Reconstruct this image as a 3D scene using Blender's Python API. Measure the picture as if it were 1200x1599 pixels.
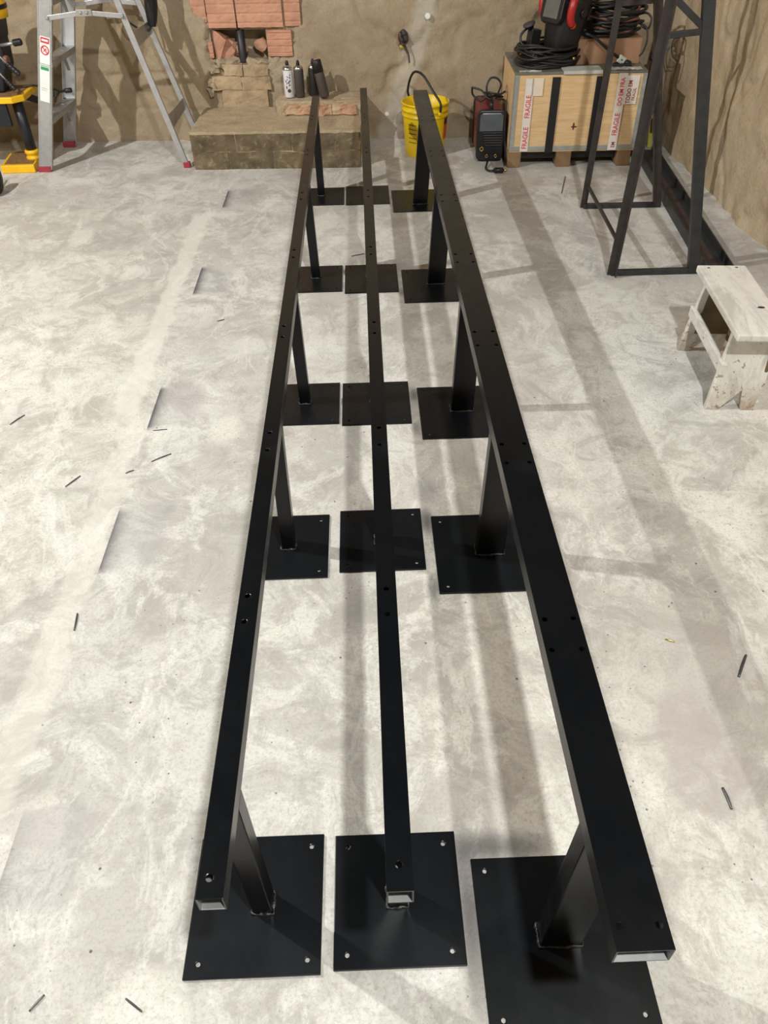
import bpy, bmesh, math, random
from mathutils import Vector, Matrix, noise, Euler

random.seed(7)
for o in list(bpy.data.objects):
    bpy.data.objects.remove(o)
SC = bpy.context.scene
COL = SC.collection
V = Vector
PI = math.pi

# ------------------------------------------------------------------ camera
F_PX, CX, CY, CAM_H = 1190.0, 600.0, 799.5, 1.6
yv = V((549 - CX, -(-268 - CY), F_PX)).normalized()
x0 = V((math.cos(.025), math.sin(.025), 0))
xv = (x0 - yv * yv.dot(x0)).normalized()
zv = xv.cross(yv)
if zv.y < 0:
    zv = -zv
right = V((xv.x, yv.x, zv.x)); up = V((xv.y, yv.y, zv.y)); fwd = V((xv.z, yv.z, zv.z))
cam_d = bpy.data.cameras.new('camera')
cam = bpy.data.objects.new('camera', cam_d); COL.objects.link(cam)
mw = Matrix.Identity(4)
for i in range(3):
    mw[i][0] = right[i]; mw[i][1] = up[i]; mw[i][2] = -fwd[i]
mw[2][3] = CAM_H
cam.matrix_world = mw
cam_d.sensor_fit = 'VERTICAL'; cam_d.sensor_height = 24.0
cam_d.lens = F_PX / 1599.0 * 24.0
cam_d.clip_start = .02; cam_d.clip_end = 60
SC.camera = cam

# ------------------------------------------------------------------ light
SC.view_settings.view_transform = 'Standard'
SC.view_settings.look = 'None'
SC.view_settings.gamma = 1.0
SC.view_settings.exposure = 0.0
SC.view_settings.use_curve_mapping = False
wd = bpy.data.worlds.new('world'); SC.world = wd; wd.use_nodes = True
bg = wd.node_tree.nodes['Background']
bg.inputs[0].default_value = (.86, .93, 1.0, 1); bg.inputs[1].default_value = .035

def lamp(name, loc, power, size, col):
    d = bpy.data.lights.new(name, 'POINT')
    d.energy = power; d.shadow_soft_size = size; d.color = col
    o = bpy.data.objects.new(name, d); COL.objects.link(o); o.location = loc
    return o
lamp('ceiling_lamp', (.63, -.42, 3.70), 540, .075, (1.0, .99, .955))
lamp('work_lamp', (-3.05, 2.38, 3.28), 545, .035, (1.0, .985, .95))

# ------------------------------------------------------------------ node helper
class NT:
    def __init__(s, name):
        s.m = bpy.data.materials.new(name); s.m.use_nodes = True
        s.t = s.m.node_tree; s.n = s.t.nodes; s.l = s.t.links
        s.b = s.n['Principled BSDF']
        s.co = s.n.new('ShaderNodeTexCoord').outputs['Object']
    def put(s, sock, v):
        if isinstance(v, bpy.types.NodeSocket):
            s.l.new(v, sock)
        elif v is not None:
            if sock.type == 'RGBA' and not isinstance(v, (int, float)) and len(v) == 3:
                v = (*v, 1)
            sock.default_value = v
    def set(s, k, v):
        s.put(s.b.inputs[k], v); return s
    def map(s, scale=(1, 1, 1), loc=(0, 0, 0), rot=(0, 0, 0), src=None):
        n = s.n.new('ShaderNodeMapping')
        s.put(n.inputs[0], src or s.co)
        n.inputs[1].default_value = loc; n.inputs[2].default_value = rot; n.inputs[3].default_value = scale
        return n.outputs[0]
    def noise(s, scale, detail=6, rough=.6, dist=0, src=None, out=0):
        n = s.n.new('ShaderNodeTexNoise')
        s.put(n.inputs['Vector'], src or s.co)
        n.inputs['Scale'].default_value = scale; n.inputs['Detail'].default_value = detail
        n.inputs['Roughness'].default_value = rough; n.inputs['Distortion'].default_value = dist
        return n.outputs[out]
    def voro(s, scale, feat='F1', src=None, rnd=1, out=0):
        n = s.n.new('ShaderNodeTexVoronoi'); n.feature = feat
        s.put(n.inputs['Vector'], src or s.co); n.inputs['Scale'].default_value = scale
        n.inputs['Randomness'].default_value = rnd
        return n.outputs[out]
    def ramp(s, f, stops, interp='LINEAR'):
        n = s.n.new('ShaderNodeValToRGB'); s.put(n.inputs[0], f)
        r = n.color_ramp; r.interpolation = interp
        while len(r.elements) < len(stops):
            r.elements.new(.5)
        for e, (p, c) in zip(r.elements, stops):
            e.position = p
            e.color = (c, c, c, 1) if isinstance(c, (int, float)) else (*c, 1)
        return n.outputs[0]
    def mix(s, f, a, b, mode='MIX'):
        n = s.n.new('ShaderNodeMix'); n.data_type = 'RGBA'; n.blend_type = mode
        s.put(n.inputs[0], f); s.put(n.inputs[6], a); s.put(n.inputs[7], b)
        return n.outputs[2]
    def math(s, op, a, b=None, c=None, clamp=False):
        n = s.n.new('ShaderNodeMath'); n.operation = op; n.use_clamp = clamp
        s.put(n.inputs[0], a)
        if b is not None: s.put(n.inputs[1], b)
        if c is not None: s.put(n.inputs[2], c)
        return n.outputs[0]
    def xyz(s, src=None):
        n = s.n.new('ShaderNodeSeparateXYZ'); s.put(n.inputs[0], src or s.co); return n.outputs
    def bump(s, h, strength=.3, dist=.01):
        n = s.n.new('ShaderNodeBump'); s.put(n.inputs['Height'], h)
        n.inputs['Strength'].default_value = strength; n.inputs['Distance'].default_value = dist
        s.l.new(n.outputs[0], s.b.inputs['Normal']); return s

def simple(name, col, rough=.5, metal=0, var=.12, nscale=12, bump=0, bscale=60, coat=0, dirt=None, spec=None, alpha=None):
    t = NT(name)
    f = t.noise(nscale, 5, .6)
    lo = tuple(c * (1 - var) for c in col); hi = tuple(min(1, c * (1 + var)) for c in col)
    c = t.ramp(f, [(.3, lo), (.7, hi)])
    if dirt:
        dcol, lo_, hi_, ds = dirt
        c = t.mix(t.ramp(t.noise(ds, 8, .7, .4), [(lo_, 0), (hi_, 1)]), c, dcol)
    t.set('Base Color', c); t.set('Roughness', rough); t.set('Metallic', metal)
    if coat: t.set('Coat Weight', coat); t.set('Coat Roughness', .15)
    if spec is not None: t.set('Specular IOR Level', spec)
    if alpha is not None: t.set('Alpha', alpha)
    if bump: t.bump(t.noise(bscale, 4, .6), bump, .004)
    return t.m

# ------------------------------------------------------------------ materials
def floor_material():
    t = NT('troweled_concrete')
    warp = t.noise(1.3, 4, .6, out=1)
    src = t.mix(.22, t.co, warp, 'ADD')
    pale, mid = (.71, .705, .665), (.52, .505, .47)
    c = t.ramp(t.noise(1.15, 6, .6, .4, src), [(.34, mid), (.62, pale)])
    # cloudy grey-beige patches with crisp ragged edges
    amount = t.ramp(t.noise(.9, 3, .5, 0, t.map((1, 1, 1), (4, 7, 0))), [(.35, .35), (.65, 1)])
    p1 = t.ramp(t.noise(2.5, 15, .73, 1.0, src), [(.455, 1), (.495, .5), (.535, 0)])
    c = t.mix(t.math('MULTIPLY', t.math('MULTIPLY', p1, amount), .74), c, (.385, .37, .34))
    p2 = t.ramp(t.noise(7.0, 15, .80, 1.0, t.map((1, 1, 1), (2, 9, 0), src=src)), [(.42, 1), (.47, .4), (.52, 0)])
    c = t.mix(t.math('MULTIPLY', p2, .58), c, (.36, .345, .315))
    p2n = t.noise(6, 12, .78, .8, src)
    # pale skim marks and trowel swirls
    p3 = t.ramp(t.noise(3.6, 15, .75, 1.3, t.map((1, .6, 1), (6, 3, 0), rot=(0, 0, .7), src=src)), [(.53, 0), (.57, .45), (.66, .8)])
    c = t.mix(p3, c, (.75, .745, .705))
    ln = t.math('ABSOLUTE', t.math('SUBTRACT', t.noise(2.6, 5, .55, 3.2, t.map((1, .6, 1), rot=(0, 0, .5), src=src)), .5))
    lm = t.math('MULTIPLY', t.ramp(ln, [(.004, 1), (.018, 0)]), t.ramp(t.noise(3, 3, .5), [(.50, 0), (.66, .40)]))
    c = t.mix(lm, c, (.83, .82, .77))
    ln2 = t.math('ABSOLUTE', t.math('SUBTRACT', t.noise(3.4, 6, .6, 2.6, t.map((.7, 1, 1), (8, 1, 0), src=src)), .5))
    lm2 = t.math('MULTIPLY', t.ramp(ln2, [(.003, 1), (.013, 0)]), t.ramp(t.noise(2.4, 3, .5, 0, t.map((1, 1, 1), (1, 5, 0))), [(.50, 0), (.66, .45)]))
    c = t.mix(lm2, c, (.36, .33, .29))
    # footprint-like pale and grey blobs
    vd = t.voro(2.1, 'F1', t.map((1, .62, 1), src=src))
    c = t.mix(t.ramp(vd, [(.15, .50), (.175, .25), (.19, 0)]), c, (.80, .785, .73))
    ve = t.voro(1.6, 'F1', t.map((1, .8, 1), (3.3, 1.2, 0), src=src))
    c = t.mix(t.ramp(ve, [(.11, .42), (.14, .2), (.16, 0)]), c, (.42, .385, .35))
    # fine grain and pits
    g = t.noise(120, 6, .8)
    c = t.mix(t.ramp(g, [(.36, .55), (.50, 0)]), c, (.33, .30, .26))
    g2 = t.noise(34, 8, .8, .6)
    c = t.mix(t.ramp(g2, [(.37, .5), (.46, 0)]), c, (.42, .39, .345))
    pit = t.voro(38, 'F1')
    pn = t.noise(2.6, 3, .5)
    pm = t.math('MULTIPLY', t.ramp(pit, [(.06, 1), (.10, 0)]), t.ramp(pn, [(.46, 0), (.58, .9)]))
    c = t.mix(pm, c, (.10, .09, .08))
    pit2 = t.voro(11, 'F1', t.map((1, 1, 1), (.7, .3, 0)))
    c = t.mix(t.ramp(pit2, [(.026, .9), (.045, 0)]), c, (.09, .08, .075))
    X, Y, Z = t.xyz()
    wob = t.math('ADD', t.math('MULTIPLY', t.math('SUBTRACT', t.noise(7, 4, .6), .5), .09), t.math('MULTIPLY', t.math('SUBTRACT', t.noise(26, 8, .75), .5), .06))
    Xw = t.math('ADD', X, wob); Yw = t.math('ADD', Y, wob)
    def box(cx, cy, hx, hy, sx, sy=None, x=Xw, y=Yw):
        sy = sy or sx
        a = t.math('DIVIDE', t.math('SUBTRACT', hx, t.math('ABSOLUTE', t.math('SUBTRACT', x, cx))), sx, clamp=True)
        b = t.math('DIVIDE', t.math('SUBTRACT', hy, t.math('ABSOLUTE', t.math('SUBTRACT', y, cy))), sy, clamp=True)
        return t.math('MULTIPLY', a, b)
    def stain(c, m, k, col):
        return t.mix(t.math('MULTIPLY', m, k), c, col)
    # pale strip of smoothed cement left of the frames
    c = stain(c, box(-.915, 3.35, .055, 1.05, .02, .1), .55, (.74, .72, .66))
    c = stain(c, box(-.865, 1.5, .05, .9, .02, .1), .35, (.74, .72, .66))
    # paint overspray that outlined base plates painted here earlier
    for (cy_, hy, k) in [(4.57, .15, 1.0), (3.49, .16, 1.0), (2.41, .15, 1.0), (1.70, .15, .85), (.72, .12, .45)]:
        d = t.math('SUBTRACT', X, -.815 if cy_ > 1 else -.80)
        side = t.math('GREATER_THAN', d, 0.0)
        fade = t.math('POWER', t.math('SUBTRACT', 1.0, t.math('DIVIDE', d, .06), clamp=True), 1.7)
        yb = t.math('DIVIDE', t.math('SUBTRACT', hy, t.math('ABSOLUTE', t.math('SUBTRACT', Y, cy_))), .03, clamp=True)
        m = t.math('MULTIPLY', t.math('MULTIPLY', side, fade), yb)
        c = stain(c, m, k, (.07, .07, .085))
        c = stain(c, box(-.72, cy_ + .02, .09, hy, .03, .02), .30, (.36, .34, .34))
    # soft black overspray around plate edges
    for (sx, sy, rx, ry, k) in [(.158, .60, .028, .16, .75), (.23, .715, .10, .035, .8), (.158, 1.73, .022, .06, .8), (.155, 1.45, .02, .05, .5),
                                (.162, 2.44, .02, .05, .7), (.160, 2.22, .02, .04, .55), (.16, 3.30, .02, .05, .5), (.17, 1.88, .05, .06, .25)]:
        dx = t.math('DIVIDE', t.math('SUBTRACT', X, sx), rx); dy = t.math('DIVIDE', t.math('SUBTRACT', Y, sy), ry)
        r2 = t.math('ADD', t.math('MULTIPLY', dx, dx), t.math('MULTIPLY', dy, dy))
        m = t.math('POWER', t.math('SUBTRACT', 1.0, t.math('MULTIPLY', r2, .55), clamp=True), 1.5)
        c = stain(c, m, k, (.06, .06, .07))
    # damp looking patches on the right and near left
    for (sx, sy, rx, ry, k) in [(.73, .93, .10, .17, .75), (.815, .865, .05, .035, .8), (.86, 1.15, .12, .14, .35), (-.74, .80, .12, .05, .45), (.19, 4.13, .09, .07, .6), (-.62, 1.36, .05, .08, .4),
                                (1.35, 4.1, .10, .16, .6), (1.85, 3.7, .12, .5, .55), (1.80, 4.8, .1, .5, .5)]:
        dx = t.math('DIVIDE', t.math('SUBTRACT', Xw, sx), rx); dy = t.math('DIVIDE', t.math('SUBTRACT', Yw, sy), ry)
        r2 = t.math('ADD', t.math('MULTIPLY', dx, dx), t.math('MULTIPLY', dy, dy))
        m = t.math('MULTIPLY', t.math('SUBTRACT', 1.15, r2, clamp=True), 2.2, clamp=True)
        m = t.math('MULTIPLY', m, t.ramp(p2n, [(.42, 1), (.58, .45)]))
        c = stain(c, m, k, (.40, .375, .35))
    t.set('Base Color', c)
    t.set('Roughness', t.ramp(t.noise(4, 4, .6), [(.3, .52), (.7, .75)]))
    t.set('Specular IOR Level', .35)
    h = t.math('ADD', t.math('MULTIPLY', t.noise(2.4, 8, .65, .8, src), .8), t.math('MULTIPLY', g, .12))
    t.bump(h, .26, .012)
    return t.m

def plaster_material(name, tint=1.0, patch=False):
    t = NT(name)
    src = t.mix(.25, t.co, t.noise(1.4, 4, .6, out=1), 'ADD')
    a = t.noise(1.7, 9, .66, .7, src)
    c = t.ramp(a, [(.28, (0.288 * tint, 0.224 * tint, 0.142 * tint)), (.5, (0.364 * tint, 0.289 * tint, 0.194 * tint)), (.72, (0.440 * tint, 0.371 * tint, 0.271 * tint))])
    b = t.noise(4.5, 10, .72, 1.4, src)
    c = t.mix(t.ramp(b, [(.50, 0), (.72, .55)]), c, (0.416 * tint, 0.367 * tint, 0.288 * tint))
    w = t.noise(2.1, 8, .7, 1.0, t.map((1, 1, .45), (2, 5, 1), src=src))
    c = t.mix(t.ramp(w, [(.56, 0), (.74, .5)]), c, (.31 * tint, .225 * tint, .135 * tint))
    g = t.noise(70, 4, .7)
    c = t.mix(t.ramp(g, [(.36, .3), (.5, 0)]), c, (.24, .18, .11))
    if patch:
        X, Y, Z = t.xyz()
        wob = t.math('MULTIPLY', t.math('SUBTRACT', t.noise(5, 5, .6), .5), .16)
        # pale filled chase running down the wall above the bucket
        cx = t.math('ADD', t.math('MULTIPLY_ADD', Z, .34, .17), wob)
        m = t.math('DIVIDE', t.math('SUBTRACT', .10, t.math('ABSOLUTE', t.math('SUBTRACT', X, cx))), .05, clamp=True)
        c = t.mix(t.math('MULTIPLY', m, .62), c, (.56, .52, .44))
        dd = t.math('ADD', t.math('POWER', t.math('SUBTRACT', X, .172), 2), t.math('POWER', t.math('SUBTRACT', Z, .16), 2))
        c = t.mix(t.math('LESS_THAN', dd, .00016), c, (.85, .83, .78))
    t.set('Base Color', c); t.set('Roughness', .9); t.set('Specular IOR Level', .15)
    h = t.math('ADD', t.math('ADD', t.noise(8, 9, .66, .8, src), t.math('MULTIPLY', g, .12)), t.math('MULTIPLY', t.noise(3.2, 6, .55, 1.2, src), 1.2))
    t.bump(h, .55, .022)
    return t.m

def masonry_material():
    t = NT('old_masonry')
    src = t.mix(.12, t.co, t.noise(3, 4, .6, out=1), 'ADD')
    c = t.ramp(t.noise(3.5, 9, .7, .8, src), [(.3, (.34, .265, .17)), (.5, (.46, .37, .245)), (.72, (.56, .47, .34))])
    X, Y, Z = t.xyz()
    n = t.noise(9, 9, .75, .8, src)
    c = t.mix(t.ramp(n, [(.56, 0), (.72, .5)]), c, (.24, .185, .11))
    n3 = t.noise(26, 6, .7)
    c = t.mix(t.ramp(n3, [(.62, 0), (.72, .6)]), c, (.62, .56, .46))
    nz = t.noise(5, 6, .7, .5, t.map((1, 1, 3), (4, 2, 1)))
    c = t.mix(t.ramp(nz, [(.60, 0), (.72, .55)]), c, (.52, .25, .15))
    t.set('Base Color', c); t.set('Roughness', .95); t.set('Specular IOR Level', .1)
    t.bump(t.math('ADD', t.noise(14, 9, .7, .5), t.noise(60, 4, .6)), .6, .012)
    return t.m

def black_paint(name, rough=.27, scuff=.25, col=(.0030, .0034, .0042)):
    t = NT(name)
    n = t.noise(5, 6, .6, .8)
    c = t.mix(t.ramp(n, [(.55, 0), (.78, 1)]), col, tuple(k * 2.0 for k in col))
    s = t.noise(16, 12, .85, 2.0)
    c = t.mix(t.math('MULTIPLY', t.ramp(s, [(.63, 0), (.74, 1)]), scuff), c, (.10, .105, .11))
    t.set('Base Color', c)
    t.set('Roughness', t.ramp(t.noise(3, 5, .65, .5), [(.3, rough - .05), (.7, rough + .09)]))
    t.set('Specular IOR Level', .32)
    t.bump(t.noise(240, 3, .6), .05, .001)
    return t.m

def wood_material(name, a, b, scale=(1, 1, 10), rough=.75, n=7):
    t = NT(name)
    f = t.noise(n, 8, .65, .5, t.map(scale))
    c = t.ramp(f, [(.3, a), (.7, b)])
    c = t.mix(t.ramp(t.noise(3, 6, .6), [(.55, 0), (.8, .35)]), c, tuple(k * .6 for k in a))
    t.set('Base Color', c); t.set('Roughness', rough); t.set('Specular IOR Level', .25)
    t.bump(f, .15, .004)
    return t.m

def worn_paint():
    t = NT('worn_white_paint')
    c = t.ramp(t.noise(5, 7, .65), [(.3, (.63, .615, .56)), (.7, (.80, .785, .73))])
    streak = t.noise(11, 9, .75, .6, t.map((1, .25, .45)))
    c = t.mix(t.ramp(streak, [(.46, 0), (.58, .75)]), c, (.44, .43, .40))
    X, Y, Z = t.xyz()
    low = t.math('ADD', .565, t.math('MULTIPLY', Z, .32))
    chip = t.noise(42, 8, .75, .8)
    c = t.mix(t.math('MULTIPLY', t.math('GREATER_THAN', chip, low), .9), c, (.20, .125, .07))
    d = t.math('MULTIPLY', t.math('SUBTRACT', 1, t.math('MULTIPLY', Z, 9), clamp=True), t.ramp(t.noise(18, 6, .7), [(.35, .1), (.6, .7)]))
    c = t.mix(d, c, (.36, .24, .14))
    t.set('Base Color', c); t.set('Roughness', .7)
    t.bump(t.math('ADD', chip, streak), .25, .004)
    return t.m

M = {}
M['floor'] = floor_material()
M['plaster_back'] = plaster_material('back_plaster', 1.0, True)
M['plaster_right'] = plaster_material('side_plaster', 1.3)
M['masonry'] = masonry_material()
M['dark_brick'] = simple('brown_brick', (.135, .102, .060), .95, var=.5, nscale=9, bump=.9, bscale=26, dirt=((.34, .28, .19), .54, .74, 20))  # step front bricks, darker brown than the cement top
M['terracotta'] = simple('terracotta', (.52, .27, .178), .85, var=.16, nscale=9, bump=.3, bscale=40, dirt=((.62, .42, .27), .55, .8, 5))
M['pale_brick'] = simple('pale_brick', (.46, .345, .22), .95, var=.22, nscale=8, bump=.8, bscale=22, dirt=((.30, .23, .14), .48, .66, 9))
M['rough_brick'] = simple('rough_brick', (.47, .27, .17), .95, var=.3, nscale=14, bump=.7, bscale=22, dirt=((.55, .43, .29), .45, .62, 9))
M['black'] = black_paint('black_steel_paint')
M['black_plate'] = black_paint('black_plate_paint', .30, .8, (.0052, .0062, .0078))
M['bare'] = simple('bare_steel', (.40, .41, .41), .45, .8, var=.15)
M['weld'] = simple('weld_metal', (.05, .052, .056), .32, .5, var=.8, nscale=90, bump=.6, bscale=120)
M['alu'] = simple('aluminium', (.55, .56, .58), .38, .75, var=.1, nscale=30, bump=.05)
M['alu_dull'] = simple('dull_aluminium', (.42, .42, .41), .5, .8, var=.15)
M['white'] = simple('white_sticker', (.78, .84, .80), .5, var=.05)
M['green'] = simple('green_print', (.05, .30, .12), .5)
M['red'] = simple('red_print', (.62, .03, .05), .5)
M['red_foot'] = simple('red_rubber', (.33, .035, .05), .6, var=.2)
M['yellow'] = simple('yellow_plastic', (.80, .56, .008), .38, var=.1, nscale=6, dirt=((.50, .33, .02), .55, .8, 6))
M['yellow_paint'] = simple('yellow_enamel', (.86, .50, .01), .4, var=.08)
M['dusty'] = simple('rusty_dust', (.20, .115, .045), .9, var=.4, nscale=40, bump=.5)
M['rubber'] = simple('black_rubber', (.014, .014, .015), .45, var=.3, nscale=20)
M['navy'] = simple('dark_machine_paint', (.011, .013, .019), .42, var=.3)
M['plastic_black'] = simple('black_plastic', (.012, .012, .013), .4, var=.2)
M['rust'] = simple('rusty_dark_steel', (.046, .038, .035), .6, .3, var=.3, nscale=25, dirt=((.075, .036, .030), .55, .78, 12), bump=.2)
M['dark_steel'] = simple('dark_mill_steel', (.042, .046, .050), .5, .4, var=.25, nscale=16, dirt=((.09, .085, .08), .6, .8, 10))
M['channel_in'] = simple('primer_red_steel', (.055, .036, .034), .65, .1, var=.3, nscale=14)
M['plywood'] = wood_material('plywood', (.60, .40, .20), (.78, .56, .32), (1, 1, 9), .7)
M['rough_wood'] = wood_material('rough_timber', (.17, .105, .055), (.29, .19, .105), (1, .2, 1), .85)
M['grey_strip'] = simple('galvanised_strip', (.40, .42, .40), .45, .5, var=.2, nscale=18)
M['strap'] = simple('black_strap', (.010, .010, .011), .5, var=.2)
M['tape'] = simple('packing_tape', (.74, .70, .64), .35, var=.08, nscale=25)
M['paper'] = simple('cream_paper', (.78, .66, .52), .6, var=.06)
M['card'] = simple('brown_cardboard', (.34, .195, .115), .8, var=.12)
M['lid'] = simple('dirty_lid', (.16, .155, .125), .55, var=.35, nscale=9)
M['grey_card'] = simple('grey_board', (.50, .52, .48), .6, var=.1)
M['dark_red'] = simple('maroon_enamel', (.20, .022, .024), .4, var=.15)
M['print_red'] = simple('tape_red_ink', (.66, .035, .06), .5)
M['print_dark'] = simple('tape_maroon_ink', (.30, .03, .045), .5)
M['brass'] = simple('brass', (.75, .52, .16), .25, 1)
M['visor'] = simple('smoked_cover', (.085, .095, .112), .18, 0, var=.3, coat=.6)
M['helmet'] = simple('helmet_shell', (.010, .010, .012), .38, var=.2)
M['lens'] = simple('helmet_lens', (.12, .125, .115), .2, var=.1, coat=.5)
M['orange'] = simple('orange_plastic', (.85, .22, .02), .4)
M['red_plastic'] = simple('red_plastic', (.42, .022, .022), .35)
M['worn'] = worn_paint()
M['stool_in'] = wood_material('dark_stool_wood', (.13, .095, .055), (.20, .15, .09), (1, 1, .3))  # inner face and side board, darker brown than the white panels
M['can_white'] = simple('can_white', (.74, .74, .78), .35, var=.04)
M['can_grey'] = simple('can_brown_grey', (.085, .072, .068), .4, .2, var=.12)
M['can_black'] = simple('can_black', (.022, .020, .021), .4, var=.1)
M['tin'] = simple('tin', (.62, .62, .60), .25, 1)
M['speck'] = simple('spray_fleck', (.02, .015, .014), .5)
M['brown_spot'] = simple('brown_spot', (.09, .035, .02), .5)
M['wire_red'] = simple('reddish_wire', (.20, .085, .06), .55)
M['wire_dark'] = simple('dark_wire', (.055, .045, .05), .6)
M['foil'] = simple('silver_foil', (.72, .72, .71), .25, .3, var=.1)
M['film'] = simple('clear_film', (.66, .65, .63), .12, 0, var=.25, nscale=40, alpha=.6)
M['disc'] = simple('abrasive_disc', (.022, .022, .030), .8, var=.3, nscale=60)
M['label_orange'] = simple('label_red_orange', (.62, .11, .03), .5, var=.2)
M['label_dark'] = simple('label_brown', (.09, .035, .02), .5)
M['olive'] = simple('olive_yellow', (.42, .38, .03), .5)
M['sliver'] = simple('steel_sliver', (.13, .13, .13), .4, .7, var=.3)
M['pipe'] = simple('black_pipe', (.022, .023, .026), .45, var=.15)
M['mortar'] = simple('grey_mortar', (.38, .305, .205), .95, var=.25, nscale=12, bump=.6, bscale=30)

# ------------------------------------------------------------------ mesh helpers
ORG = {}
def thing(name, label, cat, loc, group=None):
    o = bpy.data.objects.new(name, None); COL.objects.link(o)
    o.location = loc; o.empty_display_size = .05
    o['label'] = label; o['category'] = cat
    if group: o['group'] = group
    ORG[o] = V(loc)
    return o
def tag(o, label, cat, group=None):
    o['label'] = label; o['category'] = cat
    if group: o['group'] = group
    return o
def obj(name, bm, mats, parent=None, bevel=0, smooth=False, seg=2, loc=None, label=None):
    """links a bmesh given in world metres as one object (local to its parent's base)"""
    org = ORG[parent] if parent is not None else V(loc or (0, 0, 0))
    bmesh.ops.recalc_face_normals(bm, faces=bm.faces)
    bmesh.ops.translate(bm, verts=bm.verts, vec=-org)
    me = bpy.data.meshes.new(name); bm.to_mesh(me); bm.free()
    for m in (mats if isinstance(mats, (list, tuple)) else [mats]):
        me.materials.append(m)
    if smooth:
        for p in me.polygons: p.use_smooth = True
    o = bpy.data.objects.new(name, me); COL.objects.link(o)
    if parent is not None:
        o.parent = parent
    else:
        o.location = org
    ORG[o] = org
    if bevel:
        b = o.modifiers.new('bevel', 'BEVEL'); b.width = bevel; b.segments = seg; b.limit_method = 'ANGLE'
        b.angle_limit = math.radians(35)
    if label: o['label'] = label
    return o
def structure(o):
    o['kind'] = 'structure'; return o

def box(bm, lo, hi, mx=None, mat=0):
    vs = []
    for z in (lo[2], hi[2]):
        for (x, y) in ((lo[0], lo[1]), (hi[0], lo[1]), (hi[0], hi[1]), (lo[0], hi[1])):
            p = V((x, y, z)); vs.append(bm.verts.new(mx @ p if mx else p))
    for f in ((3, 2, 1, 0), (4, 5, 6, 7), (0, 1, 5, 4), (1, 2, 6, 5), (2, 3, 7, 6), (3, 0, 4, 7)):
        bm.faces.new([vs[i] for i in f]).material_index = mat
    return bm
def B(lo, hi, mx=None):
    return box(bmesh.new(), lo, hi, mx)
def beam(bm, a, b, w, h, side=(1, 0, 0), mat=0):
    """box bar from a to b; w along 'side', h across"""
    a = V(a); b = V(b); d = (b - a).normalized(); s = V(side); s = (s - d * d.dot(s)).normalized(); u = d.cross(s)
    vs = []
    for p in (a, b):
        for (i, j) in ((-1, -1), (1, -1), (1, 1), (-1, 1)):
            vs.append(bm.verts.new(p + s * (i * w / 2) + u * (j * h / 2)))
    for f in ((3, 2, 1, 0), (4, 5, 6, 7), (0, 1, 5, 4), (1, 2, 6, 5), (2, 3, 7, 6), (3, 0, 4, 7)):
        bm.faces.new([vs[i] for i in f]).material_index = mat
    return bm
def sweep(bm, prof, a, b, side=(1, 0, 0), mat=0):
    """open/closed 2-D profile polygon swept from a to b"""
    a = V(a); b = V(b); d = (b - a).normalized(); s = V(side); s = (s - d * d.dot(s)).normalized(); u = d.cross(s)
    r = [[bm.verts.new(p + s * x + u * y) for (x, y) in prof] for p in (a, b)]
    n = len(prof)
    for i in range(n):
        bm.faces.new((r[0][i], r[0][(i + 1) % n], r[1][(i + 1) % n], r[1][i])).material_index = mat
    bm.faces.new(r[0]).material_index = mat; bm.faces.new(r[1][::-1]).material_index = mat
    return bm
def smooth_path(pts, n=8, closed=False):
    P = [V(p) for p in pts]; out = []; N = len(P)
    for i in range(N if closed else N - 1):
        p0 = P[(i - 1) % N] if (closed or i) else P[0] * 2 - P[1]
        p1 = P[i]; p2 = P[(i + 1) % N]
        p3 = P[(i + 2) % N] if (closed or i + 2 < N) else P[-1] * 2 - P[-2]
        for k in range(n):
            t = k / n
            out.append(.5 * ((2 * p1) + (p2 - p0) * t + (2 * p0 - 5 * p1 + 4 * p2 - p3) * t * t + (3 * p1 - p0 - 3 * p2 + p3) * t ** 3))
    if not closed: out.append(P[-1])
    return out
def tube(bm, pts, r, seg=10, closed=False, mat=0, cap=True):
    pts = [V(p) for p in pts]; n = len(pts); rings = []
    t0 = (pts[1] - pts[0]).normalized()
    u = t0.orthogonal().normalized()
    for i, p in enumerate(pts):
        if closed: t = (pts[(i + 1) % n] - pts[i - 1]).normalized()
        else: t = (pts[min(i + 1, n - 1)] - pts[max(i - 1, 0)]).normalized()
        u = (u - t * t.dot(u)).normalized(); w = t.cross(u)
        rr = r(i / (n - 1)) if callable(r) else r
        rings.append([bm.verts.new(p + (u * math.cos(2 * PI * k / seg) + w * math.sin(2 * PI * k / seg)) * rr) for k in range(seg)])
    for i in range(n if closed else n - 1):
        a = rings[i]; b = rings[(i + 1) % n]
        off = 0
        if closed and i == n - 1:
            off = min(range(seg), key=lambda o_: (a[0].co - b[o_].co).length)
        for k in range(seg):
            f = bm.faces.new((a[k], a[(k + 1) % seg], b[(k + 1 + off) % seg], b[(k + off) % seg])); f.material_index = mat; f.smooth = True
    if cap and not closed:
        bm.faces.new(rings[0][::-1]).material_index = mat; bm.faces.new(rings[-1]).material_index = mat
    return bm
def lathe(bm, prof, mx, seg=32, mat=0, caps=(True, True)):
    rings = []
    for (r, z) in prof:
        rings.append([bm.verts.new(mx @ V((r * math.cos(2 * PI * k / seg), r * math.sin(2 * PI * k / seg), z))) for k in range(seg)])
    for a, b in zip(rings, rings[1:]):
        for k in range(seg):
            f = bm.faces.new((a[k], a[(k + 1) % seg], b[(k + 1) % seg], b[k])); f.material_index = mat; f.smooth = True
    if caps[0]: bm.faces.new(rings[0][::-1]).material_index = mat
    if caps[1]: bm.faces.new(rings[-1]).material_index = mat
    return bm
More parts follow.
